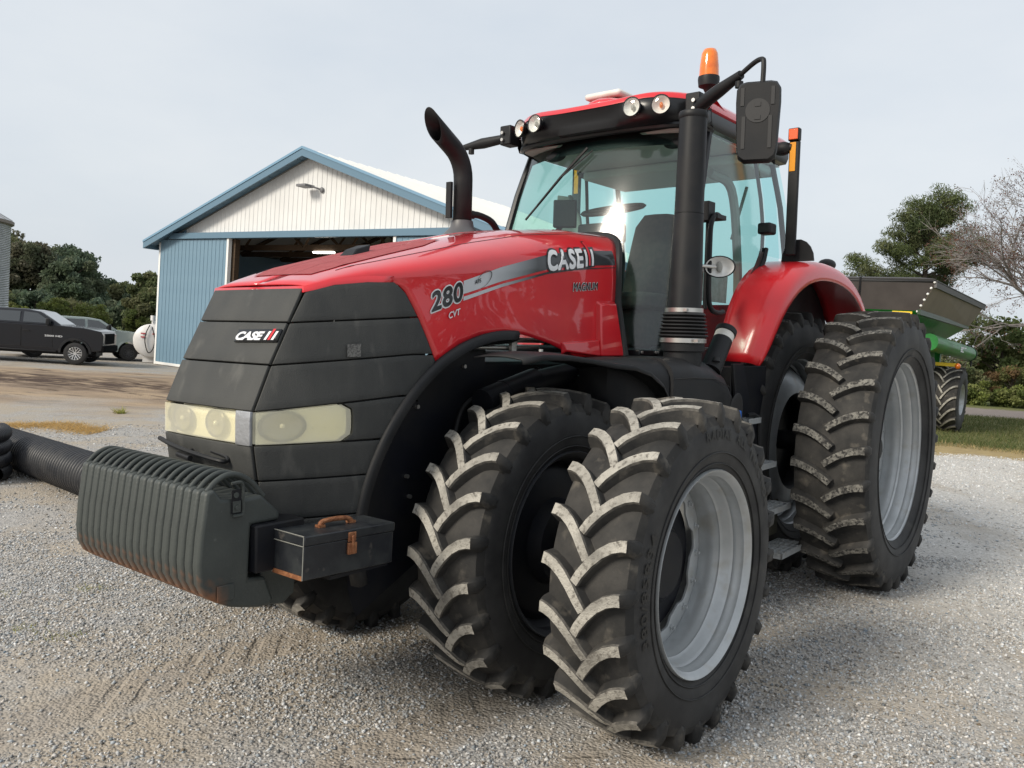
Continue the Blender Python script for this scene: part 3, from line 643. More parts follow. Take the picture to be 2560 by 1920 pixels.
# ------------------------------------------------------------------ tractor: wheel-arch liner
for s in (1, -1):
    b = MB(); P = []
    for k in range(37):
        a = math.radians(-12 + 104 * k / 36); ca, sa = math.cos(a), math.sin(a)
        def q(r, y): return (0.10 + r * ca, s * y, 0.85 + r * sa)
        x = 0.10 + 0.93 * ca; ye = YS(x, 0.85 + 0.93 * sa) if k < 34 else YS(x, 1.7)
        P.append([q(0.940, ye - 0.03), q(0.936, ye + 0.020), q(0.925, ye + 0.028), q(0.895, ye + 0.024), q(0.875, ye - 0.03), q(0.865, ye - 0.16)])
    b.grid(P); b.build('wheel_arch', BLK, T, smooth=50, solid=0.006)
    b = MB(); P = []
    for k in range(25):
        a = math.radians(-25 + 118 * k / 24); P.append([(0.10 + r * math.cos(a), s * 0.345, 0.85 + r * math.sin(a)) for r in (0.9, 0.6, 0.3)])
    b.grid(P); b.build('inner_fender', NAVY, T, smooth=0)
# small arch ribs on the inner fender
b = MB()
for k in range(9):
    a = math.radians(52 - k * 3.2); b.box((0.10 + 0.80 * math.cos(a), 0.352, 0.85 + 0.80 * math.sin(a)), (0.006, 0.02, 0.11), R=Matrix.Rotation(-(a - math.pi / 2), 3, 'Y'))
b.build('liner_ribs', NAVY, T)

# ------------------------------------------------------------------ tractor: chassis, axle and engine bay
b = MB(); b.bx(-3.6, 1.15, -0.28, 0.28, 0.72, 1.02); b.bx(-1.2, 0.55, -0.30, 0.30, 1.02, 1.62); b.bx(0.55, 1.30, -0.25, 0.25, 0.95, 1.15); b.bx(-3.7, -2.3, -0.42, 0.42, 0.75, 1.5)
b.build('chassis', NAVY, T, bevel=0.02)
b = MB(); b.cyl((0, -1.35, 0.735), (0, 1.35, 0.735), 0.085); b.bx(-0.16, 0.16, -0.55, 0.55, 0.60, 0.86)
for s in (1, -1): b.cyl((0, s * 0.48, 0.735), (0, s * 0.66, 0.735), 0.20, 0.17); b.cyl((-0.1, s * 0.2, 0.80), (-0.12, s * 0.60, 0.80), 0.035)
b.build('front_axle', NAVY, T, bevel=0.01)
b = MB(); b.cyl((-3.103, -1.5, 0.998), (-3.103, 1.5, 0.998), 0.075); b.cyl((-3.103, -0.5, 0.998), (-3.103, 0.5, 0.998), 0.22); b.build('rear_axle', NAVY, T)
# front support and weight carrier
b = MB(); b.bx(1.20, 1.56, -0.20, 0.20, 0.86, 1.10); b.bx(1.36, 1.50, -0.43, 0.43, 0.84, 1.02); b.bx(1.34, 1.565, 0.40, 0.52, 0.835, 1.02); b.build('weight_carrier', NAVY, T, bevel=0.008)
# steering cylinder, pipes and brackets under the hood
b = MB(); b.cyl((0.25, 0.50, 1.42), (-0.15, 0.52, 1.52), 0.075, n=18); b.cyl((0.10, 0.505, 1.455), (0.08, 0.506, 1.46), 0.080, n=18); b.cyl((-0.15, 0.52, 1.52), (-0.45, 0.53, 1.56), 0.06); b.build('hydraulic_cylinder', NAVY, T)
b = MB(); b.bx(-0.06, -0.02, 0.44, 0.46, 1.66, 1.80); b.cyl((0.3, 0.42, 1.74), (-0.35, 0.42, 1.74), 0.014); b.cyl((0.3, 0.42, 1.70), (-0.3, 0.42, 1.70), 0.012); b.build('pipe_bracket', STEEL, T)
b = MB()
for x, z in ((0.23, 1.60), (0.56, 1.41), (0.62, 1.08), (0.60, 0.98)): b.cyl((x, 0.345, z), (x, 0.362, z), 0.010, n=10)
b.build('liner_bolts', STEEL, T)
for k in range(5):
    y0 = random.uniform(0.3, 0.5); pts = spline([(0.35 - 0.2 * k, 0.40, 1.25), (0.2 - 0.2 * k, y0, 1.42 + 0.05 * k), (-0.1 - 0.1 * k, 0.46, 1.50), (-0.5, 0.42, 1.55)], 6)
    b = MB(); b.tube(pts, 0.014, 7); b.build('hydraulic_hose', SEAL, T)
# ------------------------------------------------------------------ tractor: wheels
def tyre_mesh(name, R, w, sw, rr, rimw, nlug, delta, wt, wb, lh, seed, lm=None):
    r_ = random.Random(seed); b = MB(); Rc = R - lh
    half = [(rimw, rr - 0.012), (rimw + 0.012, rr + 0.010), (sw - 0.012, rr + 0.05), (sw, rr + (Rc - rr) * 0.42), (sw - 0.004, rr + (Rc - rr) * 0.64), (w + 0.004, Rc - 0.062), (w - 0.012, Rc - 0.024), (w * 0.62, Rc - 0.006), (0, Rc)]
    prof = half + [(-y, r) for y, r in half[-2::-1]]
    n = len(prof) - 1; mis = [2 if (i < 5 or i >= n - 5) else 0 for i in range(n)]
    b.lathe(prof, n=120, mis=mis)
    pos = lambda y, s, r: (r * math.cos(s / R), y, r * math.sin(s / R))
    for side in (1, -1):
        for k in range(nlug):
            th0 = 2 * math.pi * (k + (0.5 if side < 0 else 0)) / nlug; st = []
            j0 = r_.uniform(-0.004, 0.004)
            for t in (0.0, 0.12, 0.3, 0.5, 0.7, 0.88, 1.0):
                y = -0.022 + (w + 0.016) * t; f = 1 - (1 - t) ** 1.95; s = th0 * R + delta * f + j0
                st.append((y, s, R - 0.014 * (y / w) ** 2 - (0.006 if t == 0 else 0), wt * (0.86 + 0.28 * t), wb * (0.9 + 0.25 * t), Rc - 0.028))
            yl, s_l = st[-1][0], st[-1][1]
            st.append((w + 0.010, s_l + 0.004, R - 0.052, wt * 1.05, wb * 1.2, Rc - 0.075))
            st.append((w + 0.012, s_l + 0.006, R - 0.105, wt * 0.55, wb * 0.75, Rc - 0.115))
            V = []
            for i, (y, s, rt, a, c, rb) in enumerate(st):
                y0, s0 = st[max(i - 1, 0)][:2]; y1, s1 = st[min(i + 1, 6)][:2]
                if i > 6: y0, s0, y1, s1 = 0, 0, 1, 0.12
                L_ = math.hypot(y1 - y0, s1 - s0); py, ps = -(s1 - s0) / L_, (y1 - y0) / L_
                inw = 0.0 if i < 7 else 0.02 * (i - 6)
                top = [(y + py * q * a / 2, s + ps * q * a / 2) for q in (-1, 1)]; bot = [(y + py * q * c / 2, s + ps * q * c / 2) for q in (-1, 1)]
                lim = w + 0.013
                mid = [(y + py * q * (a / 2 + 0.004), s + ps * q * (a / 2 + 0.004)) for q in (-1, 1)]; rm = rt - 0.011
                V += [pos(side * min(bot[0][0], lim) if i < 7 else side * (lim - inw), bot[0][1], rb), pos(side * min(mid[0][0], lim), mid[0][1], rm), pos(side * min(top[0][0], lim), top[0][1], rt), pos(side * min(top[1][0], lim), top[1][1], rt), pos(side * min(mid[1][0], lim), mid[1][1], rm), pos(side * min(bot[1][0], lim) if i < 7 else side * (lim - inw), bot[1][1], rb)]
            o = len(b.v); b.v += V
            for i in range(len(st) - 1):
                for e in range(5):
                    q = (i * 6 + e, i * 6 + e + 1, i * 6 + e + 7, i * 6 + e + 6)
                    if side < 0: q = tuple(reversed(q))
                    b.f.append(tuple(x + o for x in q)); b.m.append(1 if (e == 2 and i < 6) else 3 if (e in (1, 3) and i < 6) else 0)
            b.f.append(tuple(x + o for x in range(6))); b.m.append(0); e = (len(st) - 1) * 6
            b.f.append(tuple(x + o for x in range(e + 5, e - 1, -1))); b.m.append(0)
    ob = b.build(name, [RUB, lm or LUGTOP, SIDEW, LUGEDGE if lm is None else RUB], None, smooth=48, recalc=False)
    bm = bmesh.new(); bm.from_mesh(ob.data); bmesh.ops.recalc_face_normals(bm, faces=bm.faces); bm.to_mesh(ob.data); bm.free()
    me = ob.data; bpy.data.objects.remove(ob); return me
FT = tyre_mesh('tyre', 0.770, 0.190, 0.203, 0.452, 0.160, 24, 0.178, 0.040, 0.072, 0.049, 1)
RT = tyre_mesh('tyre', 1.022, 0.240, 0.256, 0.660, 0.200, 27, 0.115, 0.044, 0.070, 0.046, 2, LUGTOP_R)
def rim_mesh(r, hw):
    b = MB(); k = r / 0.454
    b.lathe([(-hw - 0.02, r), (-hw, r - 0.016), (-hw + 0.03, r - 0.022), (-hw + 0.06, r - 0.05), (-0.02, r - 0.068), (0.03, r - 0.068), (0.045, r - 0.058), (0.055, r - 0.058), (0.066, r - 0.046),
             (hw - 0.075, r - 0.040), (hw - 0.062, r - 0.029), (hw - 0.045, r - 0.029), (hw - 0.036, r - 0.024), (hw - 0.010, r - 0.022), (hw - 0.002, r - 0.014), (hw + 0.012, r - 0.004), (hw + 0.018, r + 0.006), (hw + 0.008, r + 0.010), (hw - 0.03, r + 0.003)], n=96)
    return b
def ring_disc(b, y, ro, ri, waves, amp, n=96, mi=0, th=0.010):
    P = []
    for j in range(n + 1):
        t = 2 * math.pi * j / n; q = ri + amp * (max(-0.55, min(0.55, math.cos(waves * t))) / 0.55)
        P.append([(ro * math.cos(t), y, ro * math.sin(t)), ((q + 0.02) * math.cos(t), y + 0.004, (q + 0.02) * math.sin(t)), (q * math.cos(t), y, q * math.sin(t)), (q * math.cos(t), y - th, q * math.sin(t))])
    b.grid(P, mi)
def mesh_of(b, name, mats, **k):
    o = b.build(name, mats, None, **k); me = o.data; bpy.data.objects.remove(o); return me
FR = mesh_of(rim_mesh(0.454, 0.172), 'rim', SILV, smooth=40); FRI = mesh_of(rim_mesh(0.454, 0.172), 'rim', mat('shaded_rim', (0.035, 0.037, 0.042), 0.4), smooth=40)  # inner front rims: darkened copy of the silver, their shadow put into the colour
RR_ = mesh_of(rim_mesh(0.663, 0.192), 'rim', SILV, smooth=40)
b = MB(); ring_disc(b, -0.055, 0.392, 0.318, 8, 0.016); FD = mesh_of(b, 'wheel_disc', SILV, smooth=40)
b = MB(); ring_disc(b, -0.065, 0.60, 0.48, 10, 0.02); RD = mesh_of(b, 'wheel_disc', SILV, smooth=40)
b = MB(); b.lathe([(-0.25, 0.33), (-0.10, 0.33), (-0.085, 0.315), (-0.085, 0.20), (-0.06, 0.19), (-0.02, 0.15), (-0.02, 0.0)], n=48); FH = mesh_of(b, 'hub', NAVY, smooth=40)
b = MB(); b.lathe([(-0.30, 0.50), (-0.11, 0.50), (-0.10, 0.48), (-0.10, 0.20), (-0.04, 0.15), (-0.04, 0.0)], n=48); RH = mesh_of(b, 'hub', NAVY, smooth=40)
b = MB(); b.lathe([(-0.02, 0.60), (0.06, 0.59), (0.13, 0.53), (0.17, 0.45), (0.175, 0.38), (0.15, 0.36), (0.05, 0.36), (0.05, 0.0)], n=64, mis=[0, 0, 0, 0, 1, 1, 1]); RID = mesh_of(b, 'wheel_disc', [SILV, NAVY], smooth=50)
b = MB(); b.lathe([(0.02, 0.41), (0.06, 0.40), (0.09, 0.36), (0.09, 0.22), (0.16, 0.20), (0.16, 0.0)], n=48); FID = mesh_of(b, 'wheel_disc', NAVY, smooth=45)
b = MB(); b.cyl((0, 0, 0), (0, 0.010, 0), 0.016, n=6); b.cyl((0, 0.010, 0), (0, 0.022, 0), 0.008, n=8); NUT = mesh_of(b, 'wheel_bolt', SILV, smooth=0)
def bead(r0, sw):
    b = MB()
    for dr, y in ((0.038, -0.013), (0.088, -0.001)):
        t_ = [(r0 + dr, sw + y)]; b.lathe([(sw + y + 0.0035 * math.cos(q), r0 + dr + 0.0035 * math.sin(q)) for q in np.linspace(0, 6.283, 7)], n=96)
    return mesh_of(b, 'bead_ring', SIDEW, smooth=60)
FBR = bead(0.452, 0.202); RBR = bead(0.660, 0.255)
def wheel(x, y, z, rear, outer, spin):
    s = 1 if y > 0 else -1
    o = inst('rear_wheel' if rear else 'front_wheel', RR_ if rear else (FR if outer else FRI), T, (x, y, z), (0, spin, 0), (1, s, 1))
    inst('tyre', RT if rear else FT, o); inst('bead_ring', RBR if rear else FBR, o)
    if outer:
        inst('wheel_disc', RD if rear else FD, o); inst('hub', RH if rear else FH, o)
        n = 10 if rear else 8
        for k in range(2 * n):
            t = 2 * math.pi * (k + 0.5) / (2 * n); r = 0.505 if rear else 0.352
            inst('wheel_bolt', NUT, o, (r * math.cos(t), -0.064 if rear else -0.054, r * math.sin(t)))
    else:
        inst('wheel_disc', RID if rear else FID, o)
    return o
for s in (1, -1):
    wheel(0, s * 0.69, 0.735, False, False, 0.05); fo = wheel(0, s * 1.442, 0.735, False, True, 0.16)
    wheel(-3.103, s * 0.69, 0.995, True, False, 0.1); wheel(-3.103, s * 1.440, 0.995, True, True, 0.02)
    if s == 1: FO = fo
# raised letters on the outer front sidewall
def wall_text(txt, a0, da, r0, r1):
    def fn(u, v, h):
        a = math.radians(a0 + da * u); r = r0 + (r1 - r0) * v; return (r * math.cos(a), 0.2060 - 0.05 * max(0, r - 0.60), r * math.sin(a))
    text_on('sidewall_lettering', txt, fn, mat('sidewall_letters', (0.012, 0.012, 0.012), 0.5), FO, 0.02, 0, 1.15)
wall_text('RADIAL', 80 + 9, 24, 0.600, 0.645); wall_text('ALL', 118, 11, 0.600, 0.645); wall_text('TRACTION', 134, 34, 0.600, 0.645); wall_text('380/85R34', -8, 44, 0.575, 0.622)

# ------------------------------------------------------------------ tractor: front weights
PROF = [(1.752, 1.165), (1.775, 1.00), (1.783, 0.90), (1.778, 0.83), (1.755, 0.785), (1.71, 0.752), (1.65, 0.722), (1.60, 0.708), (1.53, 0.692), (1.48, 0.69), (1.462, 0.71), (1.50, 0.81), (1.575, 0.815), (1.565, 1.02), (1.44, 1.02), (1.435, 1.05), (1.52, 1.13), (1.60, 1.125), (1.69, 1.135), (1.72, 1.178)]
WTM = mat('weight_paint', (0.050, 0.058, 0.055), 0.46, base2=(0.040, 0.046, 0.044), nscale=5, rough2=0.6, bump=0.12, bscale=90, third=(0.10, 0.105, 0.10), tscale=38, tlo=0.66, thi=0.76)
t_ = WTM.node_tree; lk = t_.links.new; B_ = t_.nodes['Principled BSDF']     # rust where the lower edge has lost its paint
src = B_.inputs['Base Color'].links[0].from_socket
tcn = t_.nodes.new('ShaderNodeTexCoord'); sep = t_.nodes.new('ShaderNodeSeparateXYZ'); lk(tcn.outputs['Object'], sep.inputs[0])
nn = t_.nodes.new('ShaderNodeTexNoise'); nn.inputs['Scale'].default_value = 18; lk(tcn.outputs['Object'], nn.inputs[0])
ma = t_.nodes.new('ShaderNodeMath'); ma.operation = 'MULTIPLY_ADD'; ma.inputs[1].default_value = -0.16; lk(nn.outputs[0], ma.inputs[0]); lk(sep.outputs[2], ma.inputs[2])
mr = t_.nodes.new('ShaderNodeMapRange'); mr.inputs[1].default_value = 0.760; mr.inputs[2].default_value = 0.690; lk(ma.outputs[0], mr.inputs[0])
mr2 = t_.nodes.new('ShaderNodeMapRange'); mr2.inputs[1].default_value = 1.66; mr2.inputs[2].default_value = 1.72; lk(sep.outputs[0], mr2.inputs[0])
mm = t_.nodes.new('ShaderNodeMath'); mm.operation = 'MULTIPLY'; lk(mr.outputs[0], mm.inputs[0]); lk(mr2.outputs[0], mm.inputs[1])
mxr = t_.nodes.new('ShaderNodeMix'); mxr.data_type = 'RGBA'; mxr.inputs[7].default_value = (0.20, 0.088, 0.042, 1); lk(mm.outputs[0], mxr.inputs[0]); lk(src, mxr.inputs[6]); lk(mxr.outputs[2], B_.inputs['Base Color'])
WP = empty('front_weights'); WP.parent = T
NW = 18; PW = 0.99 / NW
b = MB(); b.prism(PROF, 'y', -PW / 2 + 0.0028, PW / 2 - 0.0028)
WO = b.build('weight', WTM, WP, smooth=25, bevel=0.015, seg=3)
b = MB(); hp = spline([(1.738, 0, 1.165), (1.70, 0, 1.200), (1.655, 0, 1.218), (1.605, 0, 1.212), (1.55, 0, 1.178), (1.50, 0, 1.12)], 5); b.tube(hp, 0.0115, 8, flat=0.9, upv=(0, 1, 0)); HME = mesh_of(b, 'handle', WTM, smooth=50)
WMESH = WO.data
for k in range(NW):
    y = -0.495 + PW * (k + 0.5)
    if k == 0: o = WO; o.location = (0, y, 0)
    else:
        o = WO.copy(); COL.objects.link(o); o.parent = WP; o.location = (0, y, 0)
    inst('handle', HME, o)
# end face details on the near weight
b = MB(); b.bx(1.640, 1.712, 0.4945, 0.500, 0.755, 0.815); b.build('cast_plate', WTM, WP, bevel=0.005)
b = MB(); b.bx(1.612, 1.655, 0.4945, 0.4975, 1.075, 1.165); b.build('end_recess', NAVY, WP, bevel=0.002)
b = MB(); b.bx(1.617, 1.65, 0.4945, 0.500, 1.08, 1.122); b.cyl((1.634, 0.50, 1.098), (1.634, 0.507, 1.098), 0.009, n=12); b.cyl((1.636, 0.499, 1.145), (1.636, 0.5005, 1.145), 0.011, n=12)
b.build('clamp_bolt', WTM, WP)
b = MB(); b.tube(spline([(1.655, 0.498, 1.19), (1.615, 0.499, 1.19), (1.606, 0.499, 1.16), (1.606, 0.499, 1.08), (1.615, 0.499, 1.068), (1.65, 0.499, 1.068)], 5), 0.006, 6); b.build('cast_rim', WTM, WP)
# curved stay below the weights
b = MB(); b.prism([(1.46 + 0.0, 0.86), (1.40, 0.83), (1.33, 0.76), (1.335, 0.70), (1.39, 0.665), (1.47, 0.68), (1.50, 0.80)], 'y', 0.37, 0.45); b.build('weight_stay', WTM, T, bevel=0.006)

# ------------------------------------------------------------------ tractor: air intake and pod
b = MB(); b.cyl((-1.085, 0.9, 1.935), (-1.10, 0.9, 2.50), 0.101, 0.086, 32); b.cyl((-1.10, 0.9, 2.503), (-1.111, 0.9, 3.06), 0.085, 0.0805, 32)
b.lathe([(3.055, 0.082), (3.062, 0.086), (3.085, 0.086), (3.095, 0.080), (3.098, 0.0)], (-1.111, 0.9, 0), 'z', 32)
intake = b.build('air_intake', BLK, T, smooth=40)
prof = [(1.93, 0.108)]
for k in range(7):
    z = 1.918 - k * 0.0205; r = 0.112 + 0.003 * k; prof += [(z, r + 0.012), (z - 0.006, r + 0.016), (z - 0.012, r + 0.006), (z - 0.017, r - 0.004)]
prof += [(1.765, 0.128)]
b = MB(); b.lathe(prof, (-1.085, 0.9, 0), 'z', 40); b.build('bellows', SEAL, intake, smooth=60)
for z, r in ((1.938, 0.109), (1.762, 0.133)):
    b = MB(); b.lathe([(z - 0.013, r), (z - 0.013, r + 0.003), (z + 0.013, r + 0.003), (z + 0.013, r)], (-1.085, 0.9, 0), 'z', 40); b.box((-0.99 if z > 1.9 else -1.0, 0.9 + (r if z < 1.9 else 0.06), z), (0.03, 0.025, 0.016)); b.build('hose_clamp', STEEL, intake, smooth=40)
b = MB(); b.lathe([(1.76, 0.127), (1.70, 0.127), (1.695, 0.112), (1.60, 0.112)], (-1.085, 0.9, 0), 'z', 40); b.build('intake_neck', BLK, intake, smooth=40)
# pod: rounded housing behind the front wheel
def pod(name, x0, x1, secs, m, bev=0.03):
    b = MB(); P = []
    for x, y0, y1, z0, z1, rr in secs:
        ring = []
        for cx, cz, a0 in ((y1 - rr, z1 - rr, 0), (y0 + 0.02, z1 - 0.02, 90), (y0 + 0.02, z0 + 0.02, 180), (y1 - rr, z0 + rr, 270)):
            q = rr if a0 in (0, 270) else 0.02
            for k in range(6):
                a = math.radians(a0 + 90 * k / 5); ring.append((x, cx + q * math.cos(a), cz + q * math.sin(a)))
        P.append(ring)
    b.grid(P, closev=True); n = len(P[0]); b.f.append(tuple(range(n))); b.m.append(0); b.f.append(tuple(range((len(P) - 1) * n, len(P) * n))[::-1]); b.m.append(0)
    return b.build(name, m, T, smooth=40)
pod('pod_front', 0, 0, [(-0.42, 0.62, 0.80, 1.40, 1.645, 0.06), (-0.50, 0.60, 0.88, 1.25, 1.655, 0.09), (-0.66, 0.60, 0.95, 1.12, 1.66, 0.12), (-0.78, 0.60, 0.985, 1.05, 1.655, 0.13)], BLK)
pod('pod', 0, 0, [(-0.790, 0.60, 1.005, 1.02, 1.660, 0.12), (-0.95, 0.60, 1.04, 0.98, 1.665, 0.13), (-1.20, 0.60, 1.055, 0.95, 1.655, 0.15), (-1.42, 0.60, 1.05, 0.95, 1.60, 0.17), (-1.60, 0.60, 1.02, 0.97, 1.50, 0.18), (-1.72, 0.60, 0.96, 1.0, 1.32, 0.12)], BLK)
b = MB(); pts = []
for x, y1, z1 in ((-0.80, 1.005, 1.66), (-0.95, 1.043, 1.665), (-1.2, 1.058, 1.655), (-1.42, 1.052, 1.60)): pts.append((x, y1 + 0.001, z1 - 0.115))
b.tube(pts, 0.003, 5); b.build('pod_joint', SEAL, T)
b = MB(); b.ell((-1.54, 1.045, 1.28), (0.11, 0.008, 0.17), R=Matrix.Rotation(-0.35, 3, 'Y')); b.build('pod_recess', SEAL, T)
b = MB(); b.cyl((-1.55, 1.045, 1.215), (-1.55, 1.048, 1.30), 0.026, n=12); b.cyl((-1.56, 1.05, 1.285), (-1.575, 1.05, 1.33), 0.028, 0.02, n=10); b.cyl((-1.55, 1.05, 1.235), (-1.53, 1.05, 1.205), 0.03, n=10); b.build('blue_valve', BLUE, T)
b = MB(); b.cyl((-1.35, 0.99, 1.64), (-1.355, 0.99, 1.665), 0.028, 0.02, n=12); b.build('pod_clip', SEAL, T)
# filler neck
b = MB(); b.cyl((-1.36, 0.95, 1.58), (-1.52, 0.95, 1.77), 0.066, 0.062, 24); b.build('filler_neck', BLK, T)
b = MB(); b.cyl((-1.515, 0.95, 1.764), (-1.553, 0.95, 1.81), 0.061, n=24); b.build('filler_collar', WHITE, T)
b = MB(); b.cyl((-1.55, 0.95, 1.808), (-1.575, 0.95, 1.838), 0.068, n=24); b.build('filler_cap', BLK, T, bevel=0.004)

# ------------------------------------------------------------------ tractor: exhaust
pts = [(-0.50, -0.35, 2.36), (-0.50, -0.35, 2.725)]
for k in range(1, 7):
    a = math.radians(60 * k / 6); pts.append((-0.50 + 0.21 * (1 - math.cos(a)), -0.35, 2.725 + 0.21 * math.sin(a)))
ux, uz = math.sin(math.radians(60)), math.cos(math.radians(60)); e0 = Vector(pts[-1]); pts += [tuple(e0 + Vector((ux, 0, uz)) * 0.08), tuple(e0 + Vector((ux, 0, uz)) * 0.20)]
b = MB(); b.tube(pts, [0.057] * len(pts), 28, caps=False, upv=(0, 1, 0))
n = 28; last = len(b.v) - n; dirv = Vector((ux, 0, uz))
for j in range(n):    # slash cut
    v = Vector(b.v[last + j]); c = Vector(pts[-1]); up = Vector((-uz, 0, ux)); h = (v - c).dot(up); b.v[last + j] = tuple(v + dirv * (h * 1.45))
b.build('exhaust_pipe', BLK, T, smooth=50, solid=0.005)
b = MB(); b.lathe([(2.25, 0.22), (2.345, 0.185), (2.385, 0.12), (2.43, 0.075), (2.47, 0.067), (2.472, 0.060)], (-0.50, -0.35, 0), 'z', 32); b.build('exhaust_shroud', mat('dark_grey_metal', (0.09, 0.09, 0.095), 0.45), T, smooth=50)
b = MB(); b.bx(-0.42, -0.40, -0.40, -0.36, 2.48, 2.70); b.build('exhaust_bracket', BLK, T)
b = MB(); b.tube(spline([(-0.56, -0.35, 2.52), (-0.66, -0.35, 2.525), (-0.78, -0.35, 2.50), (-0.86, -0.36, 2.44), (-0.88, -0.36, 2.38)], 6), 0.022, 10); b.cyl((-0.555, -0.35, 2.52), (-0.60, -0.35, 2.522), 0.027, n=12); b.build('breather_hose', SEAL, T)

# ------------------------------------------------------------------ tractor: fenders
for s in (1, -1):     # front fender over the inner tyre
    b = MB(); P = []
    for x, z, yo in [(0.44, 1.655, 0.89), (0.30, 1.675, 0.91), (0.12, 1.672, 0.93), (-0.06, 1.655, 0.94), (-0.20, 1.632, 0.99), (-0.32, 1.622, 1.03), (-0.46, 1.590, 1.04), (-0.60, 1.525, 1.04), (-0.71, 1.43, 1.03), (-0.78, 1.32, 1.02)]:
        yi = 0.60; r = [(x, s * (yi + (yo - yi) * k / 6), z + 0.012 * math.sin(math.pi * k / 6)) for k in range(7)]; r.append((x, s * (yo + 0.008), z - 0.022)); P.append(r)
    b.grid(P); b.build('front_fender', BLK, T, smooth=60, solid=0.008)
    b = MB(); b.bx(-0.55, -0.45, s * 0.45, s * 0.62, 1.2, 1.55); b.build('fender_bracket', NAVY, T)
    if s == 1:
        b = MB()
        for x in (0.10, -0.35): b.cyl((x, 0.74, 1.688 if x > 0 else 1.63), (x, 0.74, 1.70 if x > 0 else 1.645), 0.012, n=10)
        b.build('fender_bolts', STEEL, T)
# rear fenders
RF = [(-1.90, 1.63), (-1.93, 1.75), (-2.00, 1.93), (-2.12, 2.10), (-2.28, 2.235), (-2.48, 2.325), (-2.72, 2.372), (-3.0, 2.385), (-3.3, 2.365), (-3.55, 2.315), (-3.78, 2.225), (-3.97, 2.08), (-4.10, 1.90)]
for s in (1, -1):
    b = MB(); P = []
    for i, (x, z) in enumerate(RF):
        dx, dz = RF[min(i + 1, 12)][0] - RF[max(i - 1, 0)][0], RF[min(i + 1, 12)][1] - RF[max(i - 1, 0)][1]; L_ = math.hypot(dx, dz); nx, nz = dz / L_, -dx / L_
        if nz < 0 and i > 3: nx, nz = -nx, -nz
        nx, nz = (x + 3.103), (z - 0.99); L_ = math.hypot(nx, nz); nx, nz = nx / L_, nz / L_
        f = i / 12; yo = interp(f, [0, 0.12, 0.3, 0.5, 1], [1.02, 1.07, 1.10, 1.12, 1.13]); row = []
        drop = interp(f, [0, 0.15, 0.35, 1], [0.03, 0.08, 0.12, 0.12])
        for k, (fy, dr) in enumerate([(0, 0), (0.3, 0), (0.6, 0.002), (0.8, 0.010), (0.9, 0.026), (0.97, 0.055), (1.0, 0.6 * drop + 0.02), (1.005, drop + 0.03)]):
            y = 0.74 + (yo - 0.74) * fy; row.append((x - nx * dr, s * y, z - nz * dr))
        P.append(row)
    b.grid(P); b.build('rear_fender', RED_F, T, smooth=60, solid=0.010, sub=1)
    b = MB(); P = []
    for i, (x, z) in enumerate(RF):
        nx, nz = (x + 3.103), (z - 0.99); L_ = math.hypot(nx, nz); P.append([(x + nx / L_ * 0.0, s * 0.745, z - nz / L_ * 0.001), (x - nx / L_ * 1.2, s * 0.745, z - nz / L_ * 1.2)])
    b.grid(P); b.build('fender_wall', BLK, T, smooth=0)
b = MB(); b.ell((-3.86, 0.80, 2.44), (0.11, 0.07, 0.05)); b.build('fender_lamp', BLK, T)
# ------------------------------------------------------------------ tractor: cab
cab = MB(); cab.bx(-2.95, -1.16, -0.70, 0.70, 1.38, 1.70); cab.bx(-1.16, -0.92, -0.55, 0.55, 1.38, 1.66); cab.bx(-2.10, -1.22, 0.60, 0.74, 1.45, 1.72)
cabo = cab.build('cab', BLK, T, bevel=0.015)
def XA(z): return float(np.interp(z, [1.68, 2.0, 2.56, 2.85, 3.19], [-1.225, -1.29, -1.455, -1.555, -1.69]))
def ws(y, z): return XA(z) + 0.21 * (1 - (abs(y) / 0.72) ** 2.2)
YW = 0.715
b = MB(); P = [[(ws(y, z), y, z) for y in np.linspace(-YW, YW, 19)] for z in np.linspace(1.70, 3.13, 13)]
b.grid(P); b.build('windscreen', GLASS, cabo, smooth=60)
def cab_y(z): return float(np.interp(z, [1.6, 1.9, 2.4, 2.8, 3.15], [0.735, 0.765, 0.785, 0.77, 0.735]))
def rear_x_(z): return float(np.interp(z, [1.7, 2.45, 2.85, 3.15], [-3.02, -3.06, -2.95, -2.83]))
def bx_(z): return float(np.interp(z, [1.7, 1.86, 2.4, 2.6, 3.0, 3.15], [-1.98, -2.10, -2.52, -2.54, -2.45, -2.40]))
def side_glass(name, xf_, xr_, z0, z1, s, m, zf=None):
    b = MB(); P = []
    for z in np.linspace(z0, z1, 13): P.append([(xf_(z) + (xr_(z) - xf_(z)) * k / 6, s * cab_y(z), z) for k in range(7)])
    b.grid(P); return b.build(name, m, cabo, smooth=60)
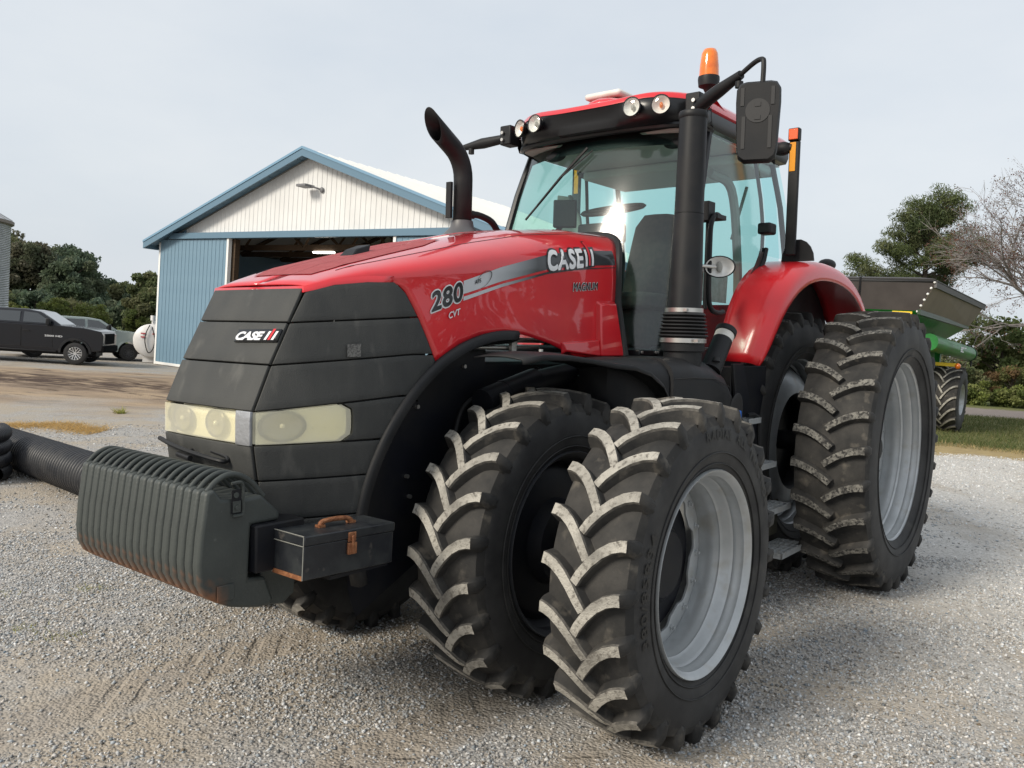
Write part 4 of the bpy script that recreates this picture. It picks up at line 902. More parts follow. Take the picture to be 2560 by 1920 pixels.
for s in (1, -1):
    # pillars
    for nm, fx, r in (('front_pillar', lambda z: XA(z) - 0.015, 0.026), ('door_pillar', bx_, 0.014), ('rear_pillar', rear_x_, 0.022)):
        b = MB(); b.tube([(fx(z), s * (cab_y(z) - (0.015 if nm != 'rear_pillar' else 0.05)), z) for z in np.linspace(1.62, 3.16, 14)], r, 8); b.build(nm, BLK_G, cabo)
    side_glass('door_glass', lambda z: XA(z) - 0.04, bx_, 1.72, 3.12, s, GLASS)
    side_glass('quarter_glass', lambda z: bx_(z) - 0.02, rear_x_, 2.40, 3.10, s, GLASS_D)
    # dark frit along the lower rear edge of the door
    b = MB(); b.grid([[(bx_(z) + 0.004, s * (cab_y(z) + 0.003), z), (bx_(z) + 0.13 - 0.07 * (z - 1.72), s * (cab_y(z) + 0.003), z)] for z in np.linspace(1.72, 2.42, 8)])
    b.build('glass_frit', mat('glass_frit', (0.06, 0.055, 0.05), 0.25), cabo, smooth=60)
    b = MB(); b.tube([(bx_(z) - 0.025, s * (cab_y(z) + 0.006), z) for z in np.linspace(1.66, 2.45, 10)], 0.018, 6); b.build('door_seal', SEAL, cabo)
b = MB(); P = [[(rear_x_(z) - 0.03 * (1 - (y / 0.7) ** 2), y, z) for y in np.linspace(-0.69, 0.69, 9)] for z in np.linspace(2.05, 3.08, 6)]
b.grid(P); b.build('rear_glass', GLASS_D, cabo, smooth=60)
b = MB(); b.bx(-3.05, -2.98, -0.72, 0.72, 1.65, 2.06); b.build('rear_panel', BLK, cabo)
b = MB(); b.tube(spline([(-1.69, -0.74, 3.13), (-1.45, -0.6, 3.135), (-1.40, 0, 3.14), (-1.45, 0.6, 3.135), (-1.69, 0.74, 3.13)], 6), 0.022, 8); b.build('windscreen_rail', BLK_G, cabo)
b = MB(); P = [[(ws(y, z) - 0.01, y, z) for y in np.linspace(-0.70, 0.70, 15)] for z in (3.035, 3.15)]; b.grid(P)
for y in (-0.36, 0.55): b.ell((ws(y, 3.04) - 0.02, y, 3.045), (0.02, 0.085, 0.035))
b.build('visor_band', BLK, cabo)
# roof
def roof_front(y): return -1.30 - 0.30 * (abs(y) / 0.78) ** 3.2
def pods(y): return math.exp(-((abs(y) - 0.50) / 0.20) ** 2)
def roof_y(u): return 0.775 * u
rowsf = []; rowsr = []; NY = 36
for i in range(NY + 1):
    u = -1 + 2 * i / NY; y = roof_y(u); xf_ = roof_front(y); pb = pods(y)
    zb = 3.135; zt = 3.278 + 0.024 * pb
    rowsf.append([(xf_ - 0.10, y * 0.97, zb), (xf_ - 0.03 + 0.02 * pb, y, zb + 0.012), (xf_ - 0.02 + 0.055 * pb, y, zb + 0.06), (xf_ - 0.02 + 0.065 * pb, y, zt - 0.045), (xf_ + 0.012, y, zt)])
    side = abs(u) ** 5; r = []
    r.append((xf_ + 0.016, y * 1.002, zt + 0.001))
    ztop = zt + 0.048
    r.append((xf_ + 0.008, y * 1.0, zt + 0.030)); r.append((xf_ - 0.035, y * 0.998, ztop))
    for k in range(1, 9):
        f = k / 8; x = xf_ - 0.035 + (-2.93 - xf_ + 0.035) * f; dome = 0.06 * math.sin(math.pi * min(1, f * 0.9 + 0.12)) * (1 - abs(u) ** 3) - 0.05 * side
        r.append((x, y * (1 - 0.03 * f), ztop + dome + (-0.02) * f - 0.025 * pb * f))
    rowsr.append(r)
b = MB(); b.grid(rowsf); b.build('roof_fascia', BLK_G, cabo, smooth=60)
b = MB(); b.grid(rowsr); roof = b.build('roof', RED, cabo, smooth=60)
for s in (1, -1):
    b = MB(); P = []
    for k in range(12):
        x = -1.56 + (-2.95 + 1.56) * k / 11; P.append([(x, s * 0.70, 3.125), (x, s * 0.755, 3.13), (x, s * 0.772, 3.17), (x, s * 0.772, 3.225), (x, s * 0.755, 3.235)])
    b.grid(P); b.build('roof_side', BLK_G, cabo, smooth=50)
    b = MB(); P = []
    for k in range(12):
        x = -1.58 + (-2.94 + 1.58) * k / 11; P.append([(x, s * 0.757, 3.235), (x, s * 0.774, 3.245), (x, s * 0.770, 3.285), (x, s * 0.72, 3.33), (x, s * 0.60, 3.36)])
    b.grid(P); b.build('roof_edge', RED, roof, smooth=60)
b = MB(); b.bx(-2.96, -1.50, -0.70, 0.70, 3.115, 3.13); b.build('headliner', LINER, cabo)
b = MB(); b.bx(-2.95, -2.3, -0.68, 0.68, 3.04, 3.11); b.build('rear_liner', LINER, cabo, bevel=0.02)
b = MB(); b.ell((-1.78, -0.06, 3.385), (0.26, 0.19, 0.075)); b.build('roof_hump', RED, roof, smooth=60)
b = MB(); b.bx(-1.97, -1.70, -0.28, 0.02, 3.478, 3.525); b.build('antenna', WHITE, roof, bevel=0.02)
b = MB(); b.bx(-1.93, -1.74, -0.23, -0.03, 3.41, 3.479); b.build('antenna_mount', BLK, roof, bevel=0.01)
# roof lamps
LAMPG = glass('lamp_glass', (0.93, 0.94, 0.92), 0.9, rough=0.06, ior=1.6)
def lamp(c, r, n_, m_in, amber):
    c = Vector(c); d = Vector(n_).normalized(); q = Vector((0, 0, 1)).rotation_difference(Vector((0, 0, 1))); R = d.to_track_quat('Z', 'Y').to_matrix()
    b = MB(); b.lathe([(-0.05, r * 0.7), (0.0, r * 1.12), (0.012, r * 1.14), (0.016, r * 1.03), (0.006, r)], axis='z', n=28); b.v = [tuple(R @ Vector(v) + c) for v in b.v]; o = b.build('roof_lamp', BLK_G, cabo, smooth=40)
    b = MB(); b.lathe([(0.008, r), (-0.012, r * 0.75), (-0.026, r * 0.4), (-0.03, 0.0)], axis='z', n=28); b.v = [tuple(R @ Vector(v) + c) for v in b.v]; b.build('reflector', m_in, o, smooth=60)
    b = MB(); b.lathe([(0.010, r), (0.016, r * 0.75), (0.019, r * 0.4), (0.020, 0.0)], axis='z', n=28); b.v = [tuple(R @ Vector(v) + c) for v in b.v]; b.build('lens', LAMPG, o, smooth=60)
    b = MB(); b.ell(c + d * (-0.012), (r * 0.22, r * 0.36, 0.014), R=R); b.build('bulb', AMBER if amber else GREYT, o, smooth=60)
for s in (1, -1):
    lamp((-1.268, s * 0.387, 3.236), 0.056, (1, 0.10 * s, 0.0), CHROME, False)
    lamp((-1.325, s * 0.563, 3.238), 0.056, (1, 0.34 * s, 0.0), CHROME, True)
# wiper
b = MB(); pts = [(ws(-0.02, 3.02) + 0.03, -0.02, 3.05), (ws(-0.20, 2.86) + 0.035, -0.20, 2.86), (ws(-0.40, 2.66) + 0.03, -0.38, 2.68)]
b.tube(pts, [0.011, 0.009, 0.006], 6); b.tube([(ws(-0.06, 2.98) + 0.028, -0.08, 3.0), (ws(-0.44, 2.56) + 0.02, -0.47, 2.585)], 0.0085, 6); b.build('wiper', SEAL, cabo)
b = MB(); b.tube([(ws(0.02, 3.0) + 0.02, 0.02, 3.03), (ws(-0.16, 2.80) + 0.03, -0.17, 2.86)], 0.005, 6); b.build('wiper_link', SEAL, cabo)
# interior
b = MB(); b.lathe([(0, 0.205), (0.014, 0.22), (0.0, 0.236), (-0.014, 0.22)], axis='z', n=36, closed=True)
for k in range(3): a = k * 2.09 + 0.5; b.cyl((0, 0, -0.01), (0.21 * math.cos(a), 0.21 * math.sin(a), 0), 0.014, n=8)
b.cyl((0, 0, -0.03), (0, 0, 0.015), 0.06, n=16); R = Matrix.Rotation(0.28, 3, 'Y'); b.v = [tuple(R @ Vector(v) + Vector((-1.70, 0.0, 2.675))) for v in b.v]; b.build('steering_wheel', BLK, cabo, smooth=50)
b = MB(); b.cyl((-1.52, 0, 1.75), (-1.68, 0, 2.62), 0.09, 0.05); b.bx(-1.62, -1.50, -0.17, 0.17, 2.42, 2.56); b.build('steering_column', BLK, cabo, bevel=0.02)
b = MB(); P = []
for k in range(9):
    z = 2.06 + 0.66 * k / 8; w_ = 0.22 - 0.04 * (k / 8) ** 2 - (0.06 if k == 8 else 0); P.append([(-2.20 - 0.16 * k / 8 + dx, w_ * sy, z) for dx, sy in ((0.05, -0.8), (0.07, 0), (0.05, 0.8), (0, 1), (-0.10, 0.9), (-0.12, 0), (-0.10, -0.9), (0, -1))])
b.grid(P, closev=True); b.f.append(tuple(range(64, 72))); b.m.append(0); b.build('seat_back', SEATM, cabo, smooth=60)
b = MB(); b.bx(-2.25, -1.78, -0.23, 0.23, 1.98, 2.10); b.bx(-2.2, -1.85, -0.2, 0.2, 1.7, 1.98); b.build('seat', SEATM, cabo, bevel=0.03)
b = MB(); b.bx(-2.3, -1.75, -0.50, -0.32, 2.14, 2.24); b.bx(-2.5, -1.7, -0.66, -0.52, 1.75, 2.12); b.build('armrest_console', BLK, cabo, bevel=0.02)
b = MB(); b.box((-1.62, -0.36, 2.66), (0.05, 0.17, 0.20), R=Matrix.Rotation(0.5, 3, 'Z')); b.build('monitor', BLK, cabo, bevel=0.01)
b = MB(); b.tube(spline([(-1.66, -0.37, 2.62), (-1.60, -0.42, 2.52), (-1.62, -0.40, 2.42), (-1.70, -0.42, 2.25)], 6), 0.018, 8); b.tube(spline([(-1.60, -0.34, 2.50), (-1.58, -0.26, 2.44), (-1.62, -0.30, 2.40), (-1.64, -0.36, 2.44)], 6), 0.009, 6); b.build('monitor_arm', BLK, cabo)
b = MB(); P = []
for z, y0, y1 in ((2.1, -0.70, -0.46), (2.4, -0.72, -0.47), (2.7, -0.73, -0.52), (2.88, -0.72, -0.62)): P.append([(-2.02, y0, z), (-2.10, (y0 + y1) / 2, z), (-2.04, y1, z)])
b.grid(P); b.build('cab_post_trim', GREYT, cabo, smooth=60, solid=0.03)
b = MB(); b.tube(spline([(-2.70, 0.52, 2.0), (-2.66, 0.52, 2.4), (-2.55, 0.5, 2.9), (-2.35, 0.42, 3.0)], 6), 0.035, 8); b.tube([(-2.6, 0.60, 2.92), (-2.7, 0.45, 2.55)], 0.012, 6); b.build('inner_rail', GREYT, cabo)
b = MB(); b.bx(-2.75, -2.5, 0.10, 0.42, 2.12, 2.34); b.build('jump_seat', mat('brown_leather', (0.13, 0.035, 0.025), 0.6), cabo, bevel=0.04)
b = MB(); b.add([(-1.55, 0.781, 2.02), (-1.92, 0.781, 2.02), (-1.92, 0.786, 2.20), (-1.55, 0.786, 2.20)], [(0, 1, 2, 3)])
b.build('door_sticker', mat('door_sticker', (0.10, 0.19, 0.17), 0.4, base2=(0.16, 0.26, 0.24), nscale=30), cabo, smooth=0)
# mirrors
for s in (1, -1):
    b = MB(); b.bx(-1.50, -1.38, s * 0.70, s * 0.80, 3.16, 3.30); b.build('mirror_bracket', BLK, cabo, bevel=0.01)
    k = Vector((1, s, 1))
    b = MB()
    if s == 1: b.tube([(-1.42, 0.77, 3.215), (-1.36, 0.94, 3.275), (-1.30, 1.10, 3.325)], [0.045, 0.040, 0.026], 12); b.tube(spline([(-1.31, 1.08, 3.32), (-1.25, 1.20, 3.362), (-1.215, 1.262, 3.36), (-1.205, 1.275, 3.32), (-1.20, 1.275, 3.20)], 6), 0.0145, 10)
    else: b.tube([(-1.42, -0.77, 3.215), (-1.40, -0.98, 3.20), (-1.38, -1.15, 3.185)], [0.032, 0.040, 0.022], 12); b.cyl((-1.385, -1.08, 3.13), (-1.385, -1.08, 3.17), 0.022, n=10)
    arm = b.build('mirror_arm', BLK, cabo)
    b = MB()
    for z in (3.195, 3.245): b.cyl((-1.375, s * 0.765, z), (-1.36, s * 0.765, z), 0.012, n=10)
    b.build('bracket_bolts', STEEL, cabo)
    if s == 1:
        out = [(-0.118, -0.165), (-0.108, -0.21), (-0.075, -0.235), (0.075, -0.235), (0.108, -0.21), (0.118, -0.165), (0.130, 0.12), (0.128, 0.195), (0.105, 0.232), (0.07, 0.24), (-0.07, 0.24), (-0.105, 0.232), (-0.128, 0.195), (-0.130, 0.12)]
        C_ = Vector((-1.20, 1.255, 3.005)); R = Matrix.Rotation(math.radians(18), 3, 'Z')
        b = MB(); vs = []
        for x, f in ((-0.045, 0.93), (-0.03, 1.0), (0.01, 1.0), (0.030, 0.94)): vs.append([tuple(R @ Vector((x, y * f, z * f)) + C_) for y, z in [(q[0] * 0.94, q[1] * 0.95) for q in out]])
        b.grid(vs, closev=True); b.f.append(tuple(range(14))); b.m.append(0); b.f.append(tuple(range(42, 56))); b.m.append(0); mir = b.build('mirror', BLK, cabo, smooth=40)
        b = MB()
        for (y0, y1, z0, z1) in ((-0.095, -0.075, 0.09, 0.19), (0.07, 0.09, 0.09, 0.19), (-0.085, -0.065, -0.15, 0.03), (0.06, 0.08, -0.15, 0.03)): b.bx(0.0295, 0.034, y0, y1, z0, z1)
        b.cyl((0.0290, 0, 0.06), (0.0335, 0, 0.06), 0.067, n=28)
        for z in (0.095, 0.022): b.bx(0.033, 0.037, -0.016, 0.016, z - 0.012, z + 0.012)
        b.v = [tuple(R @ Vector(v) + C_) for v in b.v]; b.build('mirror_ribs', mat('dark_plastic_relief', (0.026, 0.026, 0.027), 0.55), mir, smooth=40)
        b = MB(); b.cyl((-1.30, 1.09, 3.25), (-1.30, 1.09, 3.285), 0.024, n=12); b.build('arm_knob', BLK, arm)
# beacon
b = MB(); b.cyl((-1.89, 0.60, 3.34), (-1.90, 0.60, 3.46), 0.018, n=12); b.lathe([(3.44, 0.022), (3.47, 0.036), (3.485, 0.068), (3.53, 0.073), (3.548, 0.071)], (-1.90, 0.60, 0), 'z', 28); b.cyl((-1.87, 0.62, 3.42), (-1.86, 0.645, 3.42), 0.016, n=10); bc = b.build('beacon', BLK, cabo, smooth=50)
b = MB(); b.lathe([(3.548, 0.067), (3.62, 0.064), (3.70, 0.055), (3.728, 0.043), (3.736, 0.0)], (-1.90, 0.60, 0), 'z', 28); b.build('beacon_lens', AMBER, bc, smooth=60)
# marker bars at the back corners
for s in (1, -1):
    b = MB(); b.bx(-2.625, -2.590, s * 0.91, s * 0.985, 2.40, 3.215); mk = b.build('marker_bar', BLK, cabo, bevel=0.008)
    b = MB(); b.bx(-2.588, -2.5855, s * 0.92, s * 0.962, 3.00, 3.205); b.build('reflector_strip', ORANGE, mk)
    b = MB(); b.bx(-2.63, -2.575, s * 0.905, s * 0.985, 3.215, 3.305); b.build('marker_lamp', BLK, mk, bevel=0.008)
    b = MB(); b.bx(-2.576, -2.568, s * 0.912, s * 0.978, 3.222, 3.298); b.build('marker_lens', mat('orange_lens', (0.75, 0.10, 0.012), 0.2, coat=1.0), mk, bevel=0.004)
    b = MB(); P = []
    for k in range(10):
        a = math.pi * k / 9; P.append((-2.66 - 0.0, s * (0.98 + 0.12 * math.cos(a)), 2.36 + (0.16 * math.sin(a))))
    b.prism([(p[1], p[2]) for p in P] + [(s * 0.80, 2.36)], 'x', -2.68, -2.665); b.build('marker_base', BLK, mk)
    b = MB(); b.cyl((-2.62, s * 0.76, 3.20), (-2.61, s * 0.93, 3.17), 0.035, n=14); b.ell((-2.60, s * 0.86, 3.17), (0.05, 0.07, 0.05)); b.build('marker_arm', BLK, mk)
b = MB(); b.bx(-2.46, -2.34, 0.80, 0.90, 2.53, 2.61); b.build('door_handle', BLK, cabo, bevel=0.015)
# handrail and work light beside the intake
b = MB(); b.tube(spline([(-1.50, 0.92, 2.53), (-1.42, 0.92, 2.54), (-1.36, 0.92, 2.48), (-1.35, 0.92, 2.36), (-1.36, 0.92, 2.06), (-1.40, 0.92, 1.965), (-1.50, 0.92, 1.94), (-1.58, 0.92, 1.95)], 6), 0.016, 10)
b.cyl((-1.44, 0.86, 2.55), (-1.44, 0.86, 1.96), 0.014); b.bx(-1.53, -1.40, 0.83, 0.94, 2.515, 2.545); b.bx(-1.45, -1.36, 0.80, 0.90, 2.50, 2.62); b.build('handrail', BLK, T, bevel=0.004)
b = MB(); C_ = Vector((-1.37, 0.98, 2.215)); R = Vector((1, 0.55, -0.05)).to_track_quat('Z', 'Y').to_matrix()
b.lathe([(-0.05, 0.04), (-0.01, 0.066), (0.006, 0.071), (0.010, 0.064)], axis='z', n=28); b.v = [tuple(R @ Vector((v[0] * 1.35, v[1] * 0.95, v[2])) + C_) for v in b.v]; wl = b.build('work_light', BLK, T, smooth=50)
b = MB(); b.lathe([(0.008, 0.064), (-0.015, 0.045), (-0.022, 0.0)], axis='z', n=28); b.v = [tuple(R @ Vector((v[0] * 1.35, v[1] * 0.95, v[2])) + C_) for v in b.v]; b.build('lens', CHROME, wl, smooth=60)
b = MB(); b.ell(C_ + R @ Vector((0, 0, -0.005)), (0.018, 0.034, 0.012), R=R); b.build('bulb', GREYT, wl, smooth=60)
b = MB(); b.cyl((-1.26, 0.90, 2.215), (-1.36, 0.96, 2.215), 0.010); b.build('lamp_bracket', STEEL, wl)
# ledge under the door with bolts
b = MB(); b.bx(-1.22, -0.93, 0.60, 0.70, 1.665, 1.70); b.bx(-1.22, -0.94, 0.60, 0.66, 1.56, 1.66); b.build('cab_ledge', BLK_G, T, bevel=0.006)
b = MB()
for x, z in ((-0.955, 1.685), (-1.12, 1.685), (-1.145, 1.685)): b.cyl((x, 0.70, z), (x, 0.708, z), 0.009, n=10)
for x in (-0.99, -1.11): b.cyl((x, 0.66, 1.60), (x, 0.672, 1.60), 0.014, n=10)
b.build('ledge_bolts', STEEL, T)

# ------------------------------------------------------------------ tractor: steps
b = MB(); b.hexa([(-1.86, 0.98, 0.62), (-2.28, 0.98, 0.62), (-2.28, 1.0, 0.62), (-1.86, 1.0, 0.62), (-1.70, 0.93, 1.62), (-1.86, 0.93, 1.62), (-1.86, 0.95, 1.62), (-1.70, 0.95, 1.62)])
b.bx(-2.30, -1.72, 0.55, 0.93, 0.95, 1.60); b.build('step_panel', NAVY, T, bevel=0.004)
b = MB(); b.bx(-2.36, -2.15, 1.02, 1.035, 0.42, 0.66); b.build('step_side', mat('oily_metal', (0.05, 0.048, 0.035), 0.5), T)
for z, x0, x1, y0, y1 in ((0.36, -2.43, -1.98, 1.02, 1.22), (0.66, -2.25, -1.86, 1.02, 1.17), (0.96, -2.08, -1.78, 1.0, 1.12), (1.26, -1.93, -1.72, 0.98, 1.06)):
    b = MB(); b.bx(x0, x1, y1 - 0.012, y1, z - 0.028, z + 0.008); b.bx(x0, x0 + 0.012, y0, y1, z - 0.028, z + 0.008); b.bx(x1 - 0.012, x1, y0, y1, z - 0.028, z + 0.008); b.bx(x0, x1, y0, y0 + 0.012, z - 0.028, z + 0.008)
    n = int((y1 - y0) / 0.034)
    for k in range(1, n):
        yy = y0 + (y1 - y0) * k / n; b.bx(x0, x1, yy - 0.004, yy + 0.004, z - 0.014, z + 0.006)
        for q in range(int((x1 - x0) / 0.02)): b.box((x0 + 0.01 + q * 0.02, yy, z + 0.008), (0.009, 0.008, 0.006))
    for k in range(1, 5): xx = x0 + (x1 - x0) * k / 5; b.bx(xx - 0.003, xx + 0.003, y0, y1, z - 0.018, z + 0.002)
    b.build('step', SILV, T)
b = MB(); b.tube(spline([(-1.74, 1.04, 1.29), (-1.86, 1.04, 1.285), (-1.93, 1.04, 1.24), (-1.95, 1.04, 1.15), (-1.99, 1.04, 0.85)], 5), 0.016, 8); b.build('step_rail', BLK, T)
b = MB()
for x in (-2.19, -2.28): b.cyl((x, 1.0, 0.655), (x, 1.012, 0.655), 0.012, n=10)
b.build('step_bolts', STEEL, T)
b = MB(); b.bx(-2.9, -1.3, 0.45, 0.80, 0.55, 0.95); b.bx(-2.6, -1.5, -0.5, 0.5, 0.5, 0.75); b.build('fuel_tank', NAVY, T, bevel=0.05)

# ------------------------------------------------------------------ toolbox on the bracket in front of the wheel
TB = empty('toolbox', mw=TILT)
tag(TB, 'small black metal toolbox with rusty copper handle and latch, beside the tractor nose', 'toolbox')
TBM = mat('toolbox_paint', (0.016, 0.018, 0.022), 0.34, base2=(0.03, 0.034, 0.036), nscale=8, rough2=0.5, third=(0.07, 0.065, 0.06), tscale=22, tlo=0.66, thi=0.75, bump=0.05, bscale=60)
def tbx(x, y, z): # box frame: slightly tipped
    return Vector((1.255, 0.60, 0.905)) + Matrix.Rotation(-0.035, 3, 'Y') @ Vector((x, y, z))
def tb_box(b, x0, x1, y0, y1, z0, z1): b.hexa([tbx(x0, y0, z0), tbx(x1, y0, z0), tbx(x1, y1, z0), tbx(x0, y1, z0), tbx(x0, y0, z1), tbx(x1, y0, z1), tbx(x1, y1, z1), tbx(x0, y1, z1)])
b = MB(); tb_box(b, -0.225, 0.225, -0.09, 0.10, -0.085, 0.045); b.build('body', TBM, TB, bevel=0.004)
b = MB(); tb_box(b, -0.229, 0.229, -0.092, 0.104, 0.0455, 0.083); lid = b.build('lid', TBM, TB, bevel=0.005)
b = MB(); tb_box(b, -0.02, 0.02, 0.1005, 0.108, 0.035, 0.072); tb_box(b, -0.022, 0.022, 0.1005, 0.112, -0.015, 0.032); tb_box(b, -0.006, 0.006, 0.108, 0.117, -0.01, 0.06); b.build('latch', COPPER, TB, bevel=0.003)
b = MB(); b.tube(spline([tbx(0.075, 0.0, 0.085), tbx(0.072, 0, 0.099), tbx(0.05, 0, 0.106), tbx(0, 0, 0.108), tbx(-0.05, 0, 0.105), tbx(-0.075, 0, 0.097), tbx(-0.08, 0.0, 0.087)], 5), 0.010, 10); tb_box(b, 0.06, 0.09, -0.014, 0.014, 0.0835, 0.093); tb_box(b, -0.095, -0.065, -0.014, 0.014, 0.0835, 0.093); b.build('handle', COPPER, TB)
b = MB(); tb_box(b, 0.2255, 0.229, -0.085, 0.095, -0.085, -0.068); b.build('rusty_edge', COPPER, TB)
b = MB()
for y in (-0.088, 0.098): b.tube([tbx(0.228, y, -0.083), tbx(0.228, y, 0.083)], 0.0022, 5)
b.tube([tbx(0.23, -0.09, 0.083), tbx(0.23, 0.102, 0.083)], 0.002, 5); b.tube([tbx(0.23, -0.09, 0.045), tbx(0.23, 0.102, 0.045)], 0.002, 5); b.build('worn_edge', mat('worn_edge', (0.22, 0.22, 0.20), 0.5), TB)
b = MB(); b.bx(1.03, 1.36, 0.26, 0.50, 0.80, 0.822); b.bx(1.05, 1.35, 0.48, 0.69, 0.802, 0.818); b.build('box_shelf', NAVY, T)
# ------------------------------------------------------------------ corrugated drain pipe and coil (on the tilted yard)
def corrug(path_fn, n, r, pitch_rings, depth, seg, name, m, parent):
    V = []; k = 0; pts = [np.array(path_fn(q)) for q in np.linspace(0, 1, n)]
    prof = pitch_rings; P = []
    u0 = None
    for i2, p in enumerate(pts):
        d = pts[min(i2 + 1, n - 1)] - pts[max(i2 - 1, 0)]; d = d / np.linalg.norm(d); up = np.array([0, 0, 1.0]); u = up - d * d.dot(up); u /= np.linalg.norm(u); w = np.cross(d, u)
        rr = r - depth * prof[i2 % len(prof)]; th = np.linspace(0, 2 * np.pi, seg, endpoint=False); P.append(p + rr * (np.cos(th)[:, None] * u + np.sin(th)[:, None] * w))
    V = np.concatenate(P); i_, j_ = np.meshgrid(np.arange(n - 1), np.arange(seg), indexing='ij'); a = i_ * seg + j_; b2 = i_ * seg + (j_ + 1) % seg
    F = np.stack([a, b2, b2 + seg, a + seg], -1).reshape(-1, 4); return np_mesh(name, V, F, m, parent)
PIPEM = mat('black_pipe_plastic', (0.020, 0.021, 0.025), 0.38, base2=(0.034, 0.034, 0.036), nscale=6, rough2=0.5)
dp = empty('drain_pipe', mw=TILT); tag(dp, 'thick black corrugated drain pipe lying on gravel behind the front weights', 'pipe')
corrug(lambda q: (-0.42 - 0.42 * q, -4.1 - 5.2 * q, 0.225), 600, 0.232, [0, 0, 0, 0.6, 1, 1, 1, 0.6], 0.046, 36, 'pipe_wall', PIPEM, dp)
pc = empty('pipe_coil', mw=TILT); tag(pc, 'coiled thinner black corrugated pipe stacked at the left edge', 'pipe coil')
corrug(lambda q: (0.10 + 0.46 * math.cos(q * 6.283 * 3.15 + 2.2), -7.28 + 0.46 * math.sin(q * 6.283 * 3.15 + 2.2), 0.085 + 0.150 * q * 3.0), 1100, 0.085, [0, 0, 1], 0.011, 16, 'pipe_wall', PIPEM, pc)

# ------------------------------------------------------------------ barn
BX = Matrix.Translation((-13.325, -28.051, -0.30)) @ Matrix.Rotation(1.631, 4, 'Z')
barn = empty('barn', mw=BX); tag(barn, 'blue and white metal pole barn with open door and low gable roof', 'barn')
BW, HH, HE, RISE, D0, D1, OH, BL = 16.9, 4.82, 4.70, 2.80, 4.33, 12.41, 0.45, 11.0
SLP = RISE / (BW / 2)
BBLUE = mat('barn_blue_metal', (0.165, 0.265, 0.345), 0.42, base2=(0.145, 0.24, 0.32), nscale=1.2, rough2=0.5)
BTRIM = mat('barn_blue_trim', (0.115, 0.20, 0.275), 0.4)
BWHITE = mat('barn_white_metal', (0.70, 0.705, 0.70), 0.45, base2=(0.64, 0.645, 0.64), nscale=0.8)
BROOF = mat('barn_roof_metal', (0.60, 0.61, 0.60), 0.42, base2=(0.64, 0.65, 0.63), nscale=1.0)
BWT = mat('white_trim', (0.78, 0.78, 0.76), 0.5); WOOD = mat('barn_timber', (0.085, 0.055, 0.032), 0.8, base2=(0.055, 0.035, 0.02), nscale=6, stretch=(1, 1, 6))
def roofz(x): return HE + SLP * min(x, BW - x)
SW = 0.2286
def strip(x0, x1, z0, zf, m, y=0.0):
    b = MB(); xm = (x0 + x1) / 2; pk = x0 < BW / 2 < x1
    b.add([(x0, y, z0), (x1, y, z0), (x1, y, zf(x1)), (x0, y, zf(x0)), (x0, y + 0.02, z0), (x1, y + 0.02, z0), (x1, y + 0.02, zf(x1)), (x0, y + 0.02, zf(x0))], [(0, 1, 2, 3), (7, 6, 5, 4), (0, 4, 5, 1), (1, 5, 6, 2), (2, 6, 7, 3), (3, 7, 4, 0)])
    b.add([(x0 - 0.018, y - 0.002, z0), (x0 + 0.018, y - 0.002, z0), (x0 + 0.018, y - 0.002, zf(x0)), (x0 - 0.018, y - 0.002, zf(x0)), (x0 - 0.008, y - 0.015, z0), (x0 + 0.008, y - 0.015, z0), (x0 + 0.008, y - 0.015, zf(x0)), (x0 - 0.008, y - 0.015, zf(x0))],
          [(4, 5, 6, 7), (0, 4, 7, 3), (1, 2, 6, 5), (0, 1, 5, 4), (2, 3, 7, 6)])
    return b.build('siding_panel', m, barn, smooth=0, recalc=False)
x = 1.60
while x < BW - 1.60:
    strip(x, min(x + SW, BW - 1.6), HH + 0.10, lambda q: roofz(q) - 0.02, BWHITE); x += SW
for xa, xb in ((0.10, 1.60), (BW - 1.60, BW - 0.10)):
    x = xa
    while x < xb - 0.05: strip(x, min(x + SW, xb), HH + 0.10, lambda q: roofz(q) - 0.02, BBLUE); x += SW
proto = None; x = 0.10
for (xa, xb, yy) in ((0.10, D0 - 0.08, -0.10), (D1 + 0.08, BW - 0.10, -0.10)):
    n = round((xb - xa) / SW); w_ = (xb - xa) / n
    for k in range(n):
        if proto is None: proto = strip(0, w_, 0.10, lambda q: HH - 0.02, BBLUE, 0.0); proto.location = (xa, yy, 0)
        else: inst('siding_panel', proto, barn, (xa + k * w_, yy, 0))
def pb(name, m, *boxes, bevel=0):
    b = MB()
    for q in boxes: b.bx(*q)
    return b.build(name, m, barn, bevel=bevel)
pb('header', BTRIM, (0.75, BW - 0.4, -0.20, 0.02, HH, HH + 0.22), bevel=0.01)
pb('corner_trim', BWT, (-0.06, 0.08, -0.09, 0.02, 0, HE)); pb('corner_trim', BWT, (BW - 0.08, BW + 0.06, -0.09, 0.02, 0, HE))
pb('door_edge', BWT, (D0 - 0.08, D0 + 0.03, -0.14, 0.0, 0.05, HH)); pb('door_edge', BWT, (D1 - 0.03, D1 + 0.08, -0.14, 0.0, 0.05, HH))
pb('base_trim', BWT, (0.0, D0, -0.13, -0.02, 0.0, 0.10)); pb('base_trim', BWT, (D1, BW, -0.13, -0.02, 0.0, 0.10))
pb('side_wall', BBLUE, (-0.01, 0.04, 0.02, BL, 0, HE)); pb('side_wall', BBLUE, (BW - 0.04, BW + 0.01, 0.02, BL, 0, HE)); pb('back_wall', WOOD, (0.05, BW - 0.05, BL - 0.06, BL, 0, HE + 0.02))
pb('barn_floor', mat('barn_floor', (0.12, 0.10, 0.08), 0.9), (0.04, BW - 0.04, 0.0, BL, -0.05, 0.03))
pb('door_post', WOOD, (D0 - 0.06, D0 + 0.16, 0.05, 0.25, 0, HH), ); pb('door_post', WOOD, (D1 - 0.16, D1 + 0.06, 0.05, 0.25, 0, HH))
